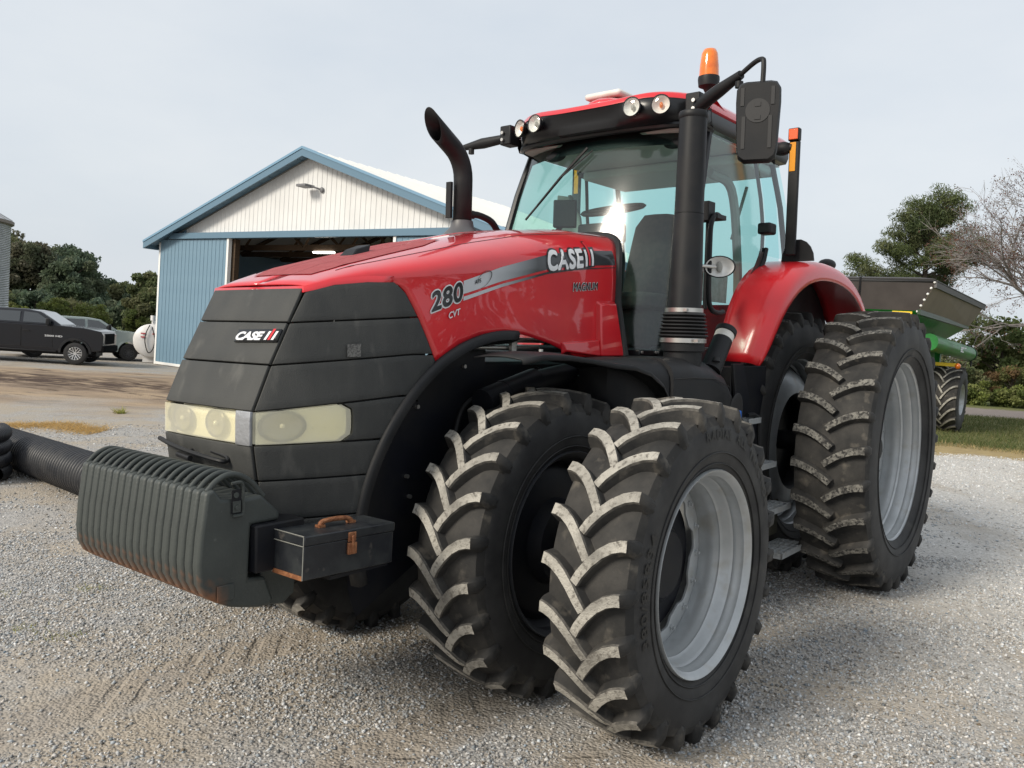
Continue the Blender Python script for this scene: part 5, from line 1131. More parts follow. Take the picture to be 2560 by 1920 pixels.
for y in (1.5, 3.6, 5.7, 7.8, 9.9):      # roof trusses
    b = MB(); b.bx(0.1, BW - 0.1, y, y + 0.06, HE - 0.10, HE + 0.10)
    for s in (0, 1):
        q = lambda t: BW * t if not s else BW * (1 - t)
        b.tube([(q(0.0), y + 0.03, HE), (q(0.5), y + 0.03, HE + RISE - 0.1)], 0.09, 4); b.tube([(q(0.18), y + 0.03, HE), (q(0.26), y + 0.03, HE + RISE * 0.5)], 0.06, 4); b.tube([(q(0.26), y + 0.03, HE + RISE * 0.5), (q(0.38), y + 0.03, HE)], 0.06, 4); b.tube([(q(0.38), y + 0.03, HE), (q(0.5), y + 0.03, HE + RISE - 0.1)], 0.06, 4)
    b.build('truss', WOOD, barn, smooth=0)
for z in (1.0, 2.0, 3.0, 4.0): pb('girt', WOOD, (0.05, BW - 0.05, BL - 0.12, BL - 0.06, z, z + 0.14))
for k in range(6): pb('wall_post', WOOD, (1.4 + k * 2.8, 1.6 + k * 2.8, BL - 0.3, BL - 0.12, 0, HE))
pb('stored_crate', mat('crate_wood', (0.20, 0.15, 0.10), 0.85), (5.2, 6.5, 7.5, 8.6, 0.03, 1.1)); pb('stored_shelf', WOOD, (7.4, 10.6, 9.6, 10.3, 0.03, 2.3))
b = MB(); b.bx(7.0, 7.95, 1.45, 1.62, HE - 0.20, HE - 0.14); b.build('strip_lamp', mat('lit_lamp', (0.9, 0.9, 0.85), 0.5, emit=(1.0, 0.95, 0.85), estr=5.0), barn)
for s in (0, 1):       # roof slabs, ribs, fascia
    q = (lambda t, up: (-0.5 + (BW / 2 + 0.5) * t, HE - 0.5 * SLP + (RISE + 0.5 * SLP) * t + up)) if s == 0 else (lambda t, up: (BW + 0.5 - (BW / 2 + 0.5) * t, HE - 0.5 * SLP + (RISE + 0.5 * SLP) * t + up))
    b = MB(); a0, a1 = q(0, 0.10), q(1, 0.10); c0, c1 = q(0, 0.16), q(1, 0.16)
    b.hexa([(a0[0], -OH, a0[1]), (a1[0], -OH, a1[1]), (a1[0], BL + 0.3, a1[1]), (a0[0], BL + 0.3, a0[1]), (c0[0], -OH, c0[1]), (c1[0], -OH, c1[1]), (c1[0], BL + 0.3, c1[1]), (c0[0], BL + 0.3, c0[1])]); rs = b.build('roof_slope', BROOF, barn, smooth=0)
    for k in range(24):
        y = -OH + 0.12 + k * 0.47; b = MB(); d0_, d1_ = q(0, 0.162), q(1, 0.162); b.tube([(d0_[0], y, d0_[1]), (d1_[0], y, d1_[1])], 0.028, 4); b.build('roof_rib', BROOF, rs, smooth=0)
    b = MB(); a0, a1 = q(0, -0.10), q(1, -0.10); c0, c1 = q(0, 0.18), q(1, 0.18)
    b.hexa([(a0[0], -OH - 0.05, a0[1]), (a1[0], -OH - 0.05, a1[1]), (a1[0], -OH - 0.003, a1[1]), (a0[0], -OH - 0.003, a0[1]), (c0[0], -OH - 0.05, c0[1]), (c1[0], -OH - 0.05, c1[1]), (c1[0], -OH - 0.003, c1[1]), (c0[0], -OH - 0.003, c0[1])]); b.build('fascia', BTRIM, barn, smooth=0)
    b = MB(); a0, a1 = q(0, 0.13), q(1, 0.13); c0, c1 = q(0, 0.21), q(1, 0.21)
    b.hexa([(a0[0], -OH - 0.075, a0[1]), (a1[0], -OH - 0.075, a1[1]), (a1[0], -OH - 0.052, a1[1]), (a0[0], -OH - 0.052, a0[1]), (c0[0], -OH - 0.075, c0[1]), (c1[0], -OH - 0.075, c1[1]), (c1[0], -OH + 0.06, c1[1]), (c0[0], -OH + 0.06, c0[1])]); b.build('rake_trim', mat('barn_light_trim', (0.17, 0.30, 0.42), 0.4), barn, smooth=0)
    for k in range(18):      # soffit boards under the overhang
        t0, t1 = k / 18, (k + 0.96) / 18; a0, a1 = q(t0, 0.045), q(t1, 0.045); b = MB()
        b.add([(a0[0], -OH, a0[1]), (a1[0], -OH, a1[1]), (a1[0], 0.0, a1[1]), (a0[0], 0.0, a0[1])], [(0, 1, 2, 3)]); b.build('soffit_board', BTRIM, barn, smooth=0, solid=0.02)
    b = MB(); xx = -0.5 if s == 0 else BW + 0.5; b.bx(xx - 0.03, xx + 0.03, -OH, BL + 0.3, HE - 0.5 * SLP - 0.1, HE - 0.5 * SLP + 0.16); b.build('eave_fascia', BTRIM, barn)
    b = MB(); b.bx(min(xx, xx + (0.52 if s == 0 else -0.52)), max(xx, xx + (0.52 if s == 0 else -0.52)), 0.03, BL, HE - 0.5 * SLP - 0.08, HE - 0.5 * SLP - 0.06); b.build('eave_soffit', BTRIM, barn)
b = MB(); b.tube([(-0.45, 0.2, HE - 0.32), (-0.2, 0.2, HE - 0.45), (-0.10, 0.12, HE - 0.7), (-0.10, 0.12, 0.1)], 0.05, 8); b.build('downspout', BWT, barn)
b = MB(); b.bx(8.30, 8.75, -0.55, -0.15, 6.41, 6.49); b.cyl((8.75, -0.30, 6.44), (8.98, -0.02, 6.36), 0.03, n=8); b.ell((8.98, -0.05, 6.36), (0.09, 0.05, 0.09)); b.build('yard_lamp', mat('lamp_grey', (0.16, 0.16, 0.17), 0.5), barn, bevel=0.02)

# ------------------------------------------------------------------ grain bin at the left edge
bn = empty('grain_bin', GT(47.5, -33.45)); tag(bn, 'round corrugated steel grain bin at the left edge of the view', 'grain bin')
zb = 0.0; prof = []
for k in range(66): z = 0.1 * k; prof += [(z, 3.985), (z + 0.05, 4.03)]
GALV = mat('galvanised_steel', (0.46, 0.47, 0.48), 0.42, metal=0.45, base2=(0.38, 0.39, 0.40), nscale=1.5)
b = MB(); b.lathe(prof, axis='z', n=96); b.build('bin_wall', GALV, bn, smooth=0)
b = MB(); b.lathe([(6.50, 4.16), (6.62, 4.16), (6.64, 4.10), (8.55, 0.6), (8.75, 0.6), (9.0, 0.0)], axis='z', n=48); b.build('bin_roof', GALV, bn, smooth=30)
b = MB(); b.lathe([(6.36, 4.04), (6.44, 4.17), (6.60, 4.18)], axis='z', n=64); b.build('bin_eave', mat('weathered_eave', (0.20, 0.17, 0.15), 0.6), bn, smooth=30)
for k in range(24):
    a = 2 * math.pi * k / 24; b = MB(); b.tube([(4.12 * math.cos(a), 4.12 * math.sin(a), 6.65), (0.62 * math.cos(a), 0.62 * math.sin(a), 8.56)], 0.03, 4); b.build('roof_rib', GALV, bn, smooth=0)

# ------------------------------------------------------------------ fuel tank beside the barn
ft = empty('fuel_tank', GT(33.9, -14.55), math.atan2(FA[1] - 0.30 * FB[1], FA[0] - 0.30 * FB[0])); tag(ft, 'white round fuel tank on legs with hose, beside the blue barn corner', 'fuel tank')
TW = mat('tank_white', (0.74, 0.73, 0.72), 0.4, base2=(0.66, 0.64, 0.62), nscale=3)
b = MB(); b.lathe([(-1.2, 0.0), (-1.19, 0.3), (-1.12, 0.60), (-1.05, 0.66), (1.05, 0.66), (1.12, 0.60), (1.19, 0.3), (1.2, 0)], (0, 0, 0.86), 'x', 40); b.build('tank_body', TW, ft, smooth=50)
for x in (-0.8, 0.8): b = MB(); b.bx(x - 0.1, x + 0.1, -0.3, 0.3, 0.0, 0.30); b.build('tank_leg', TW, ft)
b = MB(); b.cyl((-0.75, 0, 1.5), (-0.75, 0, 1.66), 0.04); b.cyl((-0.75, 0, 1.66), (-0.75, 0, 1.86), 0.09, n=14); b.build('tank_vent', TW, ft)
b = MB(); b.cyl((-0.35, 0.0, 1.5), (-0.35, 0.0, 1.75), 0.05); b.ell((-0.35, 0, 1.78), (0.08, 0.08, 0.07)); b.build('tank_filler', TW, ft)
b = MB(); b.tube(spline([(-1.16, 0.05, 1.48), (-1.24, 0.16, 1.2), (-1.24, 0.20, 0.85), (-1.24, 0.08, 0.42), (-1.25, -0.08, 0.50), (-1.25, -0.16, 0.9), (-1.22, -0.05, 1.4)], 6), 0.02, 8); b.build('fuel_hose', SEAL, ft)
TR = mat('tank_red_label', (0.50, 0.06, 0.07), 0.5)
for y, z in ((0.30, 1.14), (0.30, 1.0), (-0.12, 1.14)): b = MB(); b.bx(-1.215, -1.20, y - 0.10, y + 0.06, z - 0.025, z + 0.025); b.build('tank_label', TR, ft)

# ------------------------------------------------------------------ pickups
def loft(b, secs, mi=0):
    b.grid(secs, mi, closev=True); n = len(secs[0]); o = len(b.v) - len(secs) * n
    b.f.append(tuple(o + q for q in range(n))); b.m.append(mi); b.f.append(tuple(o + (len(secs) - 1) * n + q for q in range(n))[::-1]); b.m.append(mi)
def car_wheel(parent, x, y, r, rimm, spokes=7):
    s = 1 if y > 0 else -1
    b = MB(); b.lathe([(-0.13, r * 0.62), (-0.135, r * 0.85), (-0.115, r * 0.97), (-0.08, r), (0.08, r), (0.115, r * 0.97), (0.135, r * 0.85), (0.13, r * 0.62), (0.10, r * 0.6)], n=36); w = b.build('wheel', mat('car_tyre', (0.02, 0.02, 0.021), 0.7), parent, smooth=40); w.location = (x, y, r); w.scale = (1, s, 1)
    b = MB(); b.lathe([(0.115, r * 0.62), (0.125, r * 0.58), (0.10, r * 0.55), (-0.05, r * 0.54)], n=32); b.lathe([(0.05, r * 0.54), (0.05, 0)], n=24, mi=1)
    for k in range(spokes):
        a = 2 * math.pi * k / spokes; ca_, sa_ = math.cos(a), math.sin(a); nx, nz = -sa_, ca_
        for q in (-1, 1): b.hexa([(r * 0.10 * ca_ + nx * q * 0.03 - nx * 0.012, 0.07, r * 0.10 * sa_ + nz * q * 0.03 - nz * 0.012), (r * 0.10 * ca_ + nx * q * 0.03 + nx * 0.012, 0.07, r * 0.10 * sa_ + nz * q * 0.03 + nz * 0.012), (r * 0.56 * ca_ + nx * q * 0.045 + nx * 0.018, 0.09, r * 0.56 * sa_ + nz * q * 0.045 + nz * 0.018), (r * 0.56 * ca_ + nx * q * 0.045 - nx * 0.018, 0.09, r * 0.56 * sa_ + nz * q * 0.045 - nz * 0.018),
                                (r * 0.10 * ca_ + nx * q * 0.03 - nx * 0.012, 0.095, r * 0.10 * sa_ + nz * q * 0.03 - nz * 0.012), (r * 0.10 * ca_ + nx * q * 0.03 + nx * 0.012, 0.095, r * 0.10 * sa_ + nz * q * 0.03 + nz * 0.012), (r * 0.56 * ca_ + nx * q * 0.045 + nx * 0.018, 0.11, r * 0.56 * sa_ + nz * q * 0.045 + nz * 0.018), (r * 0.56 * ca_ + nx * q * 0.045 - nx * 0.018, 0.11, r * 0.56 * sa_ + nz * q * 0.045 - nz * 0.018)])
    b.cyl((0, 0.05, 0), (0, 0.11, 0), r * 0.14, n=14); b.build('rim', [rimm, BLK], w, smooth=30)
def pickup(name, loc, rz, paint, rimm, label, k=1.0, flare=True):
    t = empty(name, loc, rz); t.scale = (k, k, k); tag(t, label, 'pickup truck')
    # lower body with wheel openings, x forward, front axle at x=0, rear axle at -3.95
    def arch(cx, r=0.50, z0=0.42, n=9): return [(cx + r * math.cos(math.pi * q / (n - 1)) * -1 * -1, z0 + r * math.sin(math.pi * q / (n - 1))) for q in range(n)]
    low = [(0.90, 0.55), (0.95, 0.80), (0.95, 1.14), (0.88, 1.28), (0.30, 1.375), (-0.60, 1.42), (-0.72, 1.40), (-3.05, 1.40), (-3.12, 1.42), (-5.10, 1.43), (-5.14, 0.75), (-5.05, 0.58)]
    low += [(-4.48, 0.52)] + arch(-3.95, 0.50)[::-1] + [(-3.40, 0.48), (-0.56, 0.46)] + arch(0.0, 0.50)[::-1] + [(0.56, 0.50)]
    b = MB(); b.prism(low, 'y', -0.985, 0.985); body = b.build('body', paint, t, smooth=25, bevel=0.05, seg=3)
    # greenhouse
    def sec(x, z, w0): return x, z, w0
    G0 = [(-0.48, 1.39), (-1.26, 1.88), (-1.75, 1.945), (-2.75, 1.94), (-3.00, 1.89), (-3.12, 1.39)]
    b = MB(); P = []
    for x, z in G0: P.append((x, z))
    vs = []; 
    for s in (1, -1):
        vs += [(x, s * (0.955 if z < 1.4 else 0.82 if z < 1.9 else 0.74), z) for x, z in G0]
    n = len(G0); b.add(vs, [tuple(range(n)), tuple(range(2 * n - 1, n - 1, -1))] + [(i, i + 1, n + i + 1, n + i) for i in range(n - 1)] + [(n - 1, 0, n, 2 * n - 1)]); b.build('cab', paint, t, smooth=25, bevel=0.04, seg=3)
    GL = mat('car_glass', (0.02, 0.024, 0.026), 0.04, spec=1.0, coat=1.0, coat_r=0.0)
    def yw(z): return 0.955 + (0.82 - 0.955) * (z - 1.39) / (1.88 - 1.39) + 0.008
    for s in (1, -1):
        for pl in ([(-0.80, 1.47), (-1.34, 1.82), (-1.80, 1.85), (-1.80, 1.47)], [(-1.92, 1.47), (-1.92, 1.85), (-2.74, 1.84), (-2.74, 1.47)]):
            b = MB(); b.add([(x, s * yw(z), z) for x, z in pl], [(0, 1, 2, 3)]); b.build('window', GL, t, smooth=0, solid=0.01)
        for xa, xb in ((-0.80, -1.84), (-1.86, -2.98)):
            b = MB(); b.tube([(xa, s * 0.988, 1.30), (xa + 0.03, s * 0.990, 0.60), (xb, s * 0.990, 0.56), (xb, s * 0.988, 1.30)], 0.006, 4); b.build('door_gap', SEAL, t)
            b = MB(); b.bx(xb + 0.06, xb + 0.30, s * 0.985, s * 1.015, 1.14, 1.18); b.build('door_handle', paint if flare is False else BLK, t, bevel=0.008)
        b = MB(); b.bx(-0.98, -0.84, s * 0.96, s * 1.18, 1.40, 1.66); b.build('mirror', BLK, t, bevel=0.03)
        b = MB(); b.bx(-3.30, -0.62, s * 0.93, s * 1.04, 0.42, 0.48); b.build('side_step', BLK, t, bevel=0.02)
        for cx in (0.0, -3.95):
            b = MB(); Pq = []
            for q in range(17):
                a = math.pi * q / 16; Pq.append([(cx + r * math.cos(a), s * y, 0.42 + r * math.sin(a)) for r, y in ((0.49, 0.97), (0.49, 1.02), (0.565, 1.015), (0.575, 0.985))])
            b.grid(Pq); b.build('wheel_flare', BLK if flare else paint, t, smooth=50)
            car_wheel(t, cx, s * 0.86, 0.41, rimm)
        b = MB(); b.bx(0.82, 0.925, s * 0.70, s * 0.97, 1.08, 1.16); b.build('headlight', LENS_C, t, bevel=0.02)
        b = MB(); b.bx(-5.15, -5.02, s * 0.84, s * 0.99, 0.95, 1.30); b.build('tail_light', mat('tail_red', (0.35, 0.01, 0.01), 0.2), t, bevel=0.02)
    b = MB(); b.add([(-0.545, 0.86, 1.44), (-0.545, -0.86, 1.44), (-1.215, -0.76, 1.865), (-1.215, 0.76, 1.865)], [(0, 1, 2, 3)]); o = b.build('windscreen', GL, t, smooth=0, solid=0.01)
    b = MB(); b.add([(-3.105, 0.80, 1.42), (-3.105, -0.80, 1.42), (-3.03, -0.70, 1.82), (-3.03, 0.70, 1.82)], [(0, 1, 2, 3)]); b.build('rear_window', GL, t, smooth=0, solid=0.01)
    b = MB(); b.bx(0.90, 0.965, -0.66, 0.66, 0.80, 1.20); b.build('grille', mat('matt_black', (0.008, 0.008, 0.009), 0.95, spec=0.05), t, bevel=0.02)
    b = MB(); b.bx(0.80, 1.02, -0.98, 0.98, 0.50, 0.74); b.build('front_bumper', mat('matt_black', (0.008, 0.008, 0.009), 0.95, spec=0.05) if flare else paint, t, bevel=0.04)
    b = MB(); b.bx(-5.30, -5.10, -0.95, 0.95, 0.52, 0.72); b.build('rear_bumper', BLK, t, bevel=0.03)
    b = MB(); b.bx(-5.10, -3.16, -0.80, 0.80, 1.415, 1.445); b.build('bed_cover', BLK, t)
    b = MB(); b.bx(-4.9, 0.6, -0.45, 0.45, 0.32, 0.60); b.build('underbody', NAVY, t)
    return t
DKB = mat('black_blue_paint', (0.004, 0.005, 0.009), 0.30, coat=0.7, coat_r=0.02, spec=0.3); GREYP = mat('grey_green_paint', (0.27, 0.32, 0.31), 0.35, coat=0.8, coat_r=0.06)
ALLOY = mat('alloy', (0.62, 0.62, 0.62), 0.3, metal=0.7); DALLOY = mat('dark_alloy', (0.08, 0.08, 0.085), 0.4, metal=0.5)
pk1 = pickup('pickup_truck', GT(29.7, -15.28), YAW_B + math.radians(12), DKB, ALLOY, 'dark navy crew-cab pickup truck with bright alloy wheels, parked at the left', 0.93)
b = MB(); v, f = text_mesh('2500 HD', 0.02); v = v / 1.0; b.add([(-0.30 - 0.75 + 0.105 * p[0] * 1.55, -0.992, 0.985 + 0.085 * p[1]) for p in v], f); b.build('lettering', DECW, pk1, smooth=0, recalc=False)
pk2 = pickup('pickup_truck', GT(33.6, -15.6), YAW_B + math.radians(36), GREYP, DALLOY, 'pale grey-green pickup truck half hidden behind the dark pickup', 0.83, flare=False)

# ------------------------------------------------------------------ grain cart
cq = G(22.14, 11.03); cart = empty('grain_cart', (cq.x, cq.y, float(terr(24.4, 13.2))), math.atan2(*(FA * 0.797 + FB * 0.603)[::-1]))
tag(cart, 'green grain cart with dark hopper sides and wide flotation tyres, behind the tractor', 'grain cart')
# local x = away along the cart, local -y ... the side facing the viewer's right is y = 0, the cart extends to +y
HOPB = mat('hopper_dark', (0.040, 0.034, 0.032), 0.5, base2=(0.052, 0.045, 0.042), nscale=1.5, rough2=0.6, spec=0.25); CGRN = mat('cart_green', (0.010, 0.19, 0.028), 0.40, coat=0.15, base2=(0.007, 0.12, 0.02), nscale=2, spec=0.3); HOPT = mat('hopper_tan', (0.20, 0.165, 0.135), 0.5, base2=(0.16, 0.13, 0.11), nscale=1.2)
CL, CWD, ZT, ZM, ZB = 8.6, 3.4, 4.10, 3.32, 2.35
def quad(name, m, P, par=None, solid=0.03): b = MB(); b.add(P, [(0, 1, 2, 3)]); return b.build(name, m, par or cart, smooth=0, solid=solid)
t0 = [(0, 0), (CL, 0), (CL, CWD), (0, CWD)]; t1 = [(0.04, 0.36), (CL - 0.86, 0.30), (CL - 0.86, CWD - 0.3), (0.04, CWD - 0.36)]; t2 = [(1.2, 1.15), (CL - 3.2, 1.15), (CL - 3.2, CWD - 1.15), (1.2, CWD - 1.15)]
for i_ in range(4):
    j_ = (i_ + 1) % 4; up = HOPB if i_ in (3, 1) else HOPT
    quad('hopper_panel', up, [(*t0[i_], ZT), (*t0[j_], ZT), (*t1[j_], ZM), (*t1[i_], ZM)]); quad('hopper_funnel', CGRN if i_ != 0 else CGRN, [(*t1[i_], ZM), (*t1[j_], ZM), (*t2[j_], ZB), (*t2[i_], ZB)])
b = MB(); b.tube([(*t0[0], ZT), (*t0[1], ZT), (*t0[2], ZT), (*t0[3], ZT), (*t0[0], ZT)], 0.05, 4); b.build('hopper_rim', BLK, cart, smooth=0)
b = MB(); b.hexa([(0, -0.03, ZT - 0.16), (CL, -0.03, ZT - 0.16), (CL, 0.03, ZT - 0.16), (0, 0.03, ZT - 0.16), (0, -0.04, ZT + 0.03), (CL, -0.04, ZT + 0.03), (CL, 0.02, ZT + 0.03), (0, 0.02, ZT + 0.03)]); b.build('tarp_roll', mat('tarp_grey', (0.10, 0.10, 0.10), 0.6), cart)
quad('tarp', HOPB, [(0, 0, ZT + 0.06), (0, CWD, ZT + 0.06), (0.5, CWD / 2 + 1.2, ZT + 0.14), (0.5, CWD / 2 - 1.2, ZT + 0.14)])
quad('tarp', HOPB, [(0.5, CWD / 2 + 1.2, ZT + 0.14), (0.5, CWD / 2 - 1.2, ZT + 0.14), (CL, CWD / 2 - 1.2, ZT + 0.12), (CL, CWD / 2 + 1.2, ZT + 0.12)])
for xx in (1.9,): b = MB(); b.tube([(-0.03, xx, ZT + 0.1), (0.0, xx, ZM)], 0.03, 4); b.build('hopper_seam', BLK, cart)
b = MB(); b.hexa([(-0.02, 0.0, ZT - 0.03), (-0.02, CWD, ZT - 0.03), (0.01, CWD, ZT - 0.03), (0.01, 0.0, ZT - 0.03), (-0.02, 0.0, ZT + 0.06), (-0.02, CWD, ZT + 0.06), (0.01, CWD, ZT + 0.06), (0.01, 0, ZT + 0.06)]); b.build('hopper_edge', BLK, cart)
b = MB(); b.bx(0.0, CL - 0.8, 0.30, 0.38, ZM - 0.10, ZM + 0.03); b.build('hopper_band', mat('dark_green', (0.02, 0.05, 0.025), 0.4), cart)
for k in range(6):
    b = MB(); f = k / 5; b.ell((-0.02 + 0.05 * f, 0.02 + 0.36 * f, ZT - 0.02 - (ZT - ZM) * f), (0.035, 0.035, 0.035), 8, 6); b.build('rivet', BWT, cart)
b = MB(); b.bx(-0.02, 0.03, 0.50, 1.0, ZM - 0.16, ZM - 0.03); b.build('yellow_strip', mat('yellow_paint', (0.75, 0.52, 0.02), 0.4), cart)
b = MB(); b.cyl((0.7, 0.15, 2.52), (6.6, 0.05, 2.36), 0.235, n=28); aug = b.build('auger_tube', CGRN, cart, smooth=40)
b = MB(); b.cyl((6.6, 0.05, 2.36), (6.72, 0.05, 2.36), 0.25, n=28); b.tube(spline([(6.2, 0.05, 2.64), (6.8, 0.03, 2.58), (7.05, 0.02, 2.35), (7.0, 0.0, 1.95)], 5), 0.03, 6); b.build('auger_end', BLK, aug)
v, f = text_mesh('BRENT', 0.03, 0.2); b = MB(); b.add([(3.9 + p[0] * 0.30, 0.095 - 0.238 + 0.0, 2.36 + p[1] * 0.22) for p in v], f); b.build('lettering', DECW, aug, smooth=0, recalc=False)
b = MB(); b.bx(0.4, 7.2, 0.55, 0.85, 1.45, 1.75); b.bx(0.4, 7.2, 2.55, 2.85, 1.45, 1.75); b.bx(3.0, 3.5, 0.0, 3.4, 0.95, 1.3); b.bx(2.8, 3.6, 0.5, 1.0, 1.2, 2.5); b.bx(1.4, 1.6, 0.6, 0.8, 1.7, 2.7); b.bx(5.0, 5.2, 0.6, 0.8, 1.7, 2.7); b.build('cart_frame', CGRN, cart)
b = MB(); b.bx(2.5, 2.6, -0.30, 0.6, 1.90, 2.0); b.build('lamp_bar', mat('yellow_paint', (0.75, 0.52, 0.02), 0.4), cart)
b = MB(); b.ell((2.48, -0.33, 1.92), (0.08, 0.08, 0.09), 12, 8); b.build('marker_lamp', AMBER, cart)
CT = tyre_mesh('tyre', 0.965, 0.40, 0.42, 0.44, 0.36, 18, 0.42, 0.05, 0.075, 0.05, 9)
b = MB(); b.lathe([(-0.36, 0.44), (0.30, 0.40), (0.36, 0.42), (0.40, 0.455), (0.39, 0.46)], n=40); b.lathe([(0.20, 0.40), (0.20, 0.0)], n=32); CR = mesh_of(b, 'rim', SILV, smooth=40)
for yy, s in ((-0.02, -1), (CWD + 0.02, 1)):
    w_ = inst('wheel', CR, cart, (3.15, yy, 0.95), (0, 0, 0), (-1, s, 1)); inst('tyre', CT, w_)

# ------------------------------------------------------------------ vegetation
def leaf_mat(name):
    m = bpy.data.materials.new(name); m.use_nodes = True; t = m.node_tree; b = t.nodes['Principled BSDF']; c = t.nodes.new('ShaderNodeVertexColor'); c.layer_name = 'tone'
    t.links.new(c.outputs[0], b.inputs['Base Color']); b.inputs['Roughness'].default_value = 0.6; b.inputs['Specular IOR Level'].default_value = 0.25
    o = t.nodes['Material Output']; tr = t.nodes.new('ShaderNodeBsdfTranslucent'); t.links.new(c.outputs[0], tr.inputs[0]); mx_ = t.nodes.new('ShaderNodeMixShader'); mx_.inputs[0].default_value = 0.42
    t.links.new(b.outputs[0], mx_.inputs[1]); t.links.new(tr.outputs[0], mx_.inputs[2]); t.links.new(mx_.outputs[0], o.inputs[0]); return m
LEAF = leaf_mat('leaf'); BARK = mat('bark', (0.09, 0.07, 0.055), 0.9, base2=(0.05, 0.04, 0.032), nscale=8, bump=0.6, bscale=20, stretch=(1, 1, 0.25)); BARKG = mat('grey_bark', (0.24, 0.22, 0.21), 0.9, base2=(0.16, 0.145, 0.14), nscale=8)
def leaves(name, clumps, per, size, cols, parent, aspect=0.55, up=0.0, flat=False):
    C = np.array([c[:3] for c in clumps]); R_ = np.array([c[3] for c in clumps]); m = len(C); n = m * per; idx = np.repeat(np.arange(m), per)
    d = rng.normal(size=(n, 3)); d /= np.linalg.norm(d, axis=1)[:, None]; rad = rng.random(n) ** 0.45
    P = C[idx] + d * (R_[idx] * rad)[:, None] * np.array([1, 1, 0.75]); s = size * (0.6 + 0.8 * rng.random(n))
    u = rng.normal(size=(n, 3)) + np.array([0, 0, up]); u /= np.linalg.norm(u, axis=1)[:, None]; w = np.cross(u, rng.normal(size=(n, 3))); w /= np.linalg.norm(w, axis=1)[:, None] + 1e-9
    a = u * s[:, None]; b_ = w * (s * aspect)[:, None]; V = np.stack([P - a * 0.5, P + b_ * 0.5, P + a * 0.5, P - b_ * 0.5], 1).reshape(-1, 3); F = np.arange(4 * n).reshape(-1, 4)
    cols = np.array(cols); ct = rng.integers(0, len(cols), m); cc = cols[ct][idx] * (0.70 + 0.6 * rng.random(n))[:, None] * (0.85 + 0.3 * rng.random(m))[idx][:, None]
    col = np.repeat(np.concatenate([cc, np.ones((n, 1))], 1), 4, 0); return np_mesh(name, V, F, LEAF, parent, smooth=False, col=col)
def limbs(b, base, top, r, rnd, n, spread, lvl=0):
    b.tube([base, base.lerp(top, 0.5) + Vector((rnd.uniform(-1, 1), rnd.uniform(-1, 1), 0)) * r * 1.5, top], [r, r * 0.75, r * 0.4], 7)
    out = []
    for k in range(n):
        f = rnd.uniform(0.35, 0.95); p = base.lerp(top, f); a = rnd.uniform(0, 6.28); q = p + Vector((math.cos(a), math.sin(a), rnd.uniform(0.2, 0.9))) * spread * rnd.uniform(0.5, 1.0); b.tube([p, p.lerp(q, 0.5) + Vector((0, 0, 0.05 * spread)), q], [r * 0.4, r * 0.28, r * 0.1], 5); out.append(q)
    return out
GREENS = [(0.105, 0.145, 0.09), (0.12, 0.155, 0.096), (0.135, 0.16, 0.10), (0.10, 0.138, 0.094)]; OLIVE = [(0.14, 0.165, 0.075), (0.125, 0.155, 0.07), (0.155, 0.16, 0.08)]; BROWNY = [(0.13, 0.125, 0.082), (0.11, 0.125, 0.075), (0.125, 0.12, 0.082)]; YELG = [(0.17, 0.20, 0.055), (0.13, 0.165, 0.05), (0.20, 0.22, 0.08)]  # tree tones lightened in the colour, standing in for haze on the far-left trees
def tree(name, a, b_, h, r, cols, label, seed, nc=46, per=150, size=0.42, group=None, cat='tree', low=0.15):
    rnd = random.Random(seed); o = empty(name, GT(a, b_)); tag(o, label, cat, group); m = MB(); tips = limbs(m, Vector((0, 0, -0.1)), Vector((rnd.uniform(-.3, .3), rnd.uniform(-.3, .3), h * 0.8)), 0.028 * h, rnd, 12, r * 0.8); m.build('trunk', BARK, o)
    cl = []
    for k in range(nc):
        f = low + (1 - low) * rnd.random() ** 0.85; ang = rnd.uniform(0, 6.28); prof_ = math.sin(math.pi * min(0.97, 0.12 + 0.86 * (f - low) / (1 - low))) ** 0.6; rr = r * prof_ * rnd.uniform(0.35, 1.05)
        cl.append((rr * math.cos(ang), rr * math.sin(ang), h * f * rnd.uniform(0.96, 1.03), r * rnd.uniform(0.20, 0.36)))
    for q in tips: cl.append((q.x, q.y, q.z, r * 0.25))
    leaves('crown', cl, per, size, cols, o); return o
LT = [(95, -58.5, 10.2, 3.4, OLIVE, 'tall thin-topped olive tree showing just right of the grain bin'), (93, -54.6, 9.0, 3.8, BROWNY, 'brownish green tree in the tall clump behind the dark pickup'), (97, -51.6, 9.2, 4.0, GREENS, 'broad dark green tree, tallest of the clump left of the barn'), (92, -48.6, 7.6, 3.2, GREENS, 'dark green tree at the right shoulder of the tall clump'),
      (108, -53.8, 5.2, 3.4, GREENS, 'low dark tree right of the tall clump'), (104, -48.2, 5.0, 3.2, OLIVE, 'round mid-green tree between the tall clump and the barn'), (100, -44.6, 4.6, 2.8, GREENS, 'small dark tree just left of the barn in the far hedge'), (62, -27.0, 4.9, 1.7, OLIVE, 'slender tree rising at the left corner of the barn'), (58, -24.6, 3.6, 1.9, OLIVE, 'low bushy tree against the barn corner above the fuel tank'), (112, -60, 7.5, 4.5, GREENS, 'dark tree far back behind the grain bin'), (98, -63, 9.5, 4.5, BROWNY, 'dark brownish tree hidden mostly behind the grain bin')]
for k, (a, b_, h, r, c, lb) in enumerate(LT): tree('tree', a, b_, h * 0.87 + 0.2, r, c, lb, 20 + k, 70, 240, 0.40 if a > 80 else 0.26, 'trees along the left horizon', low=0.05)
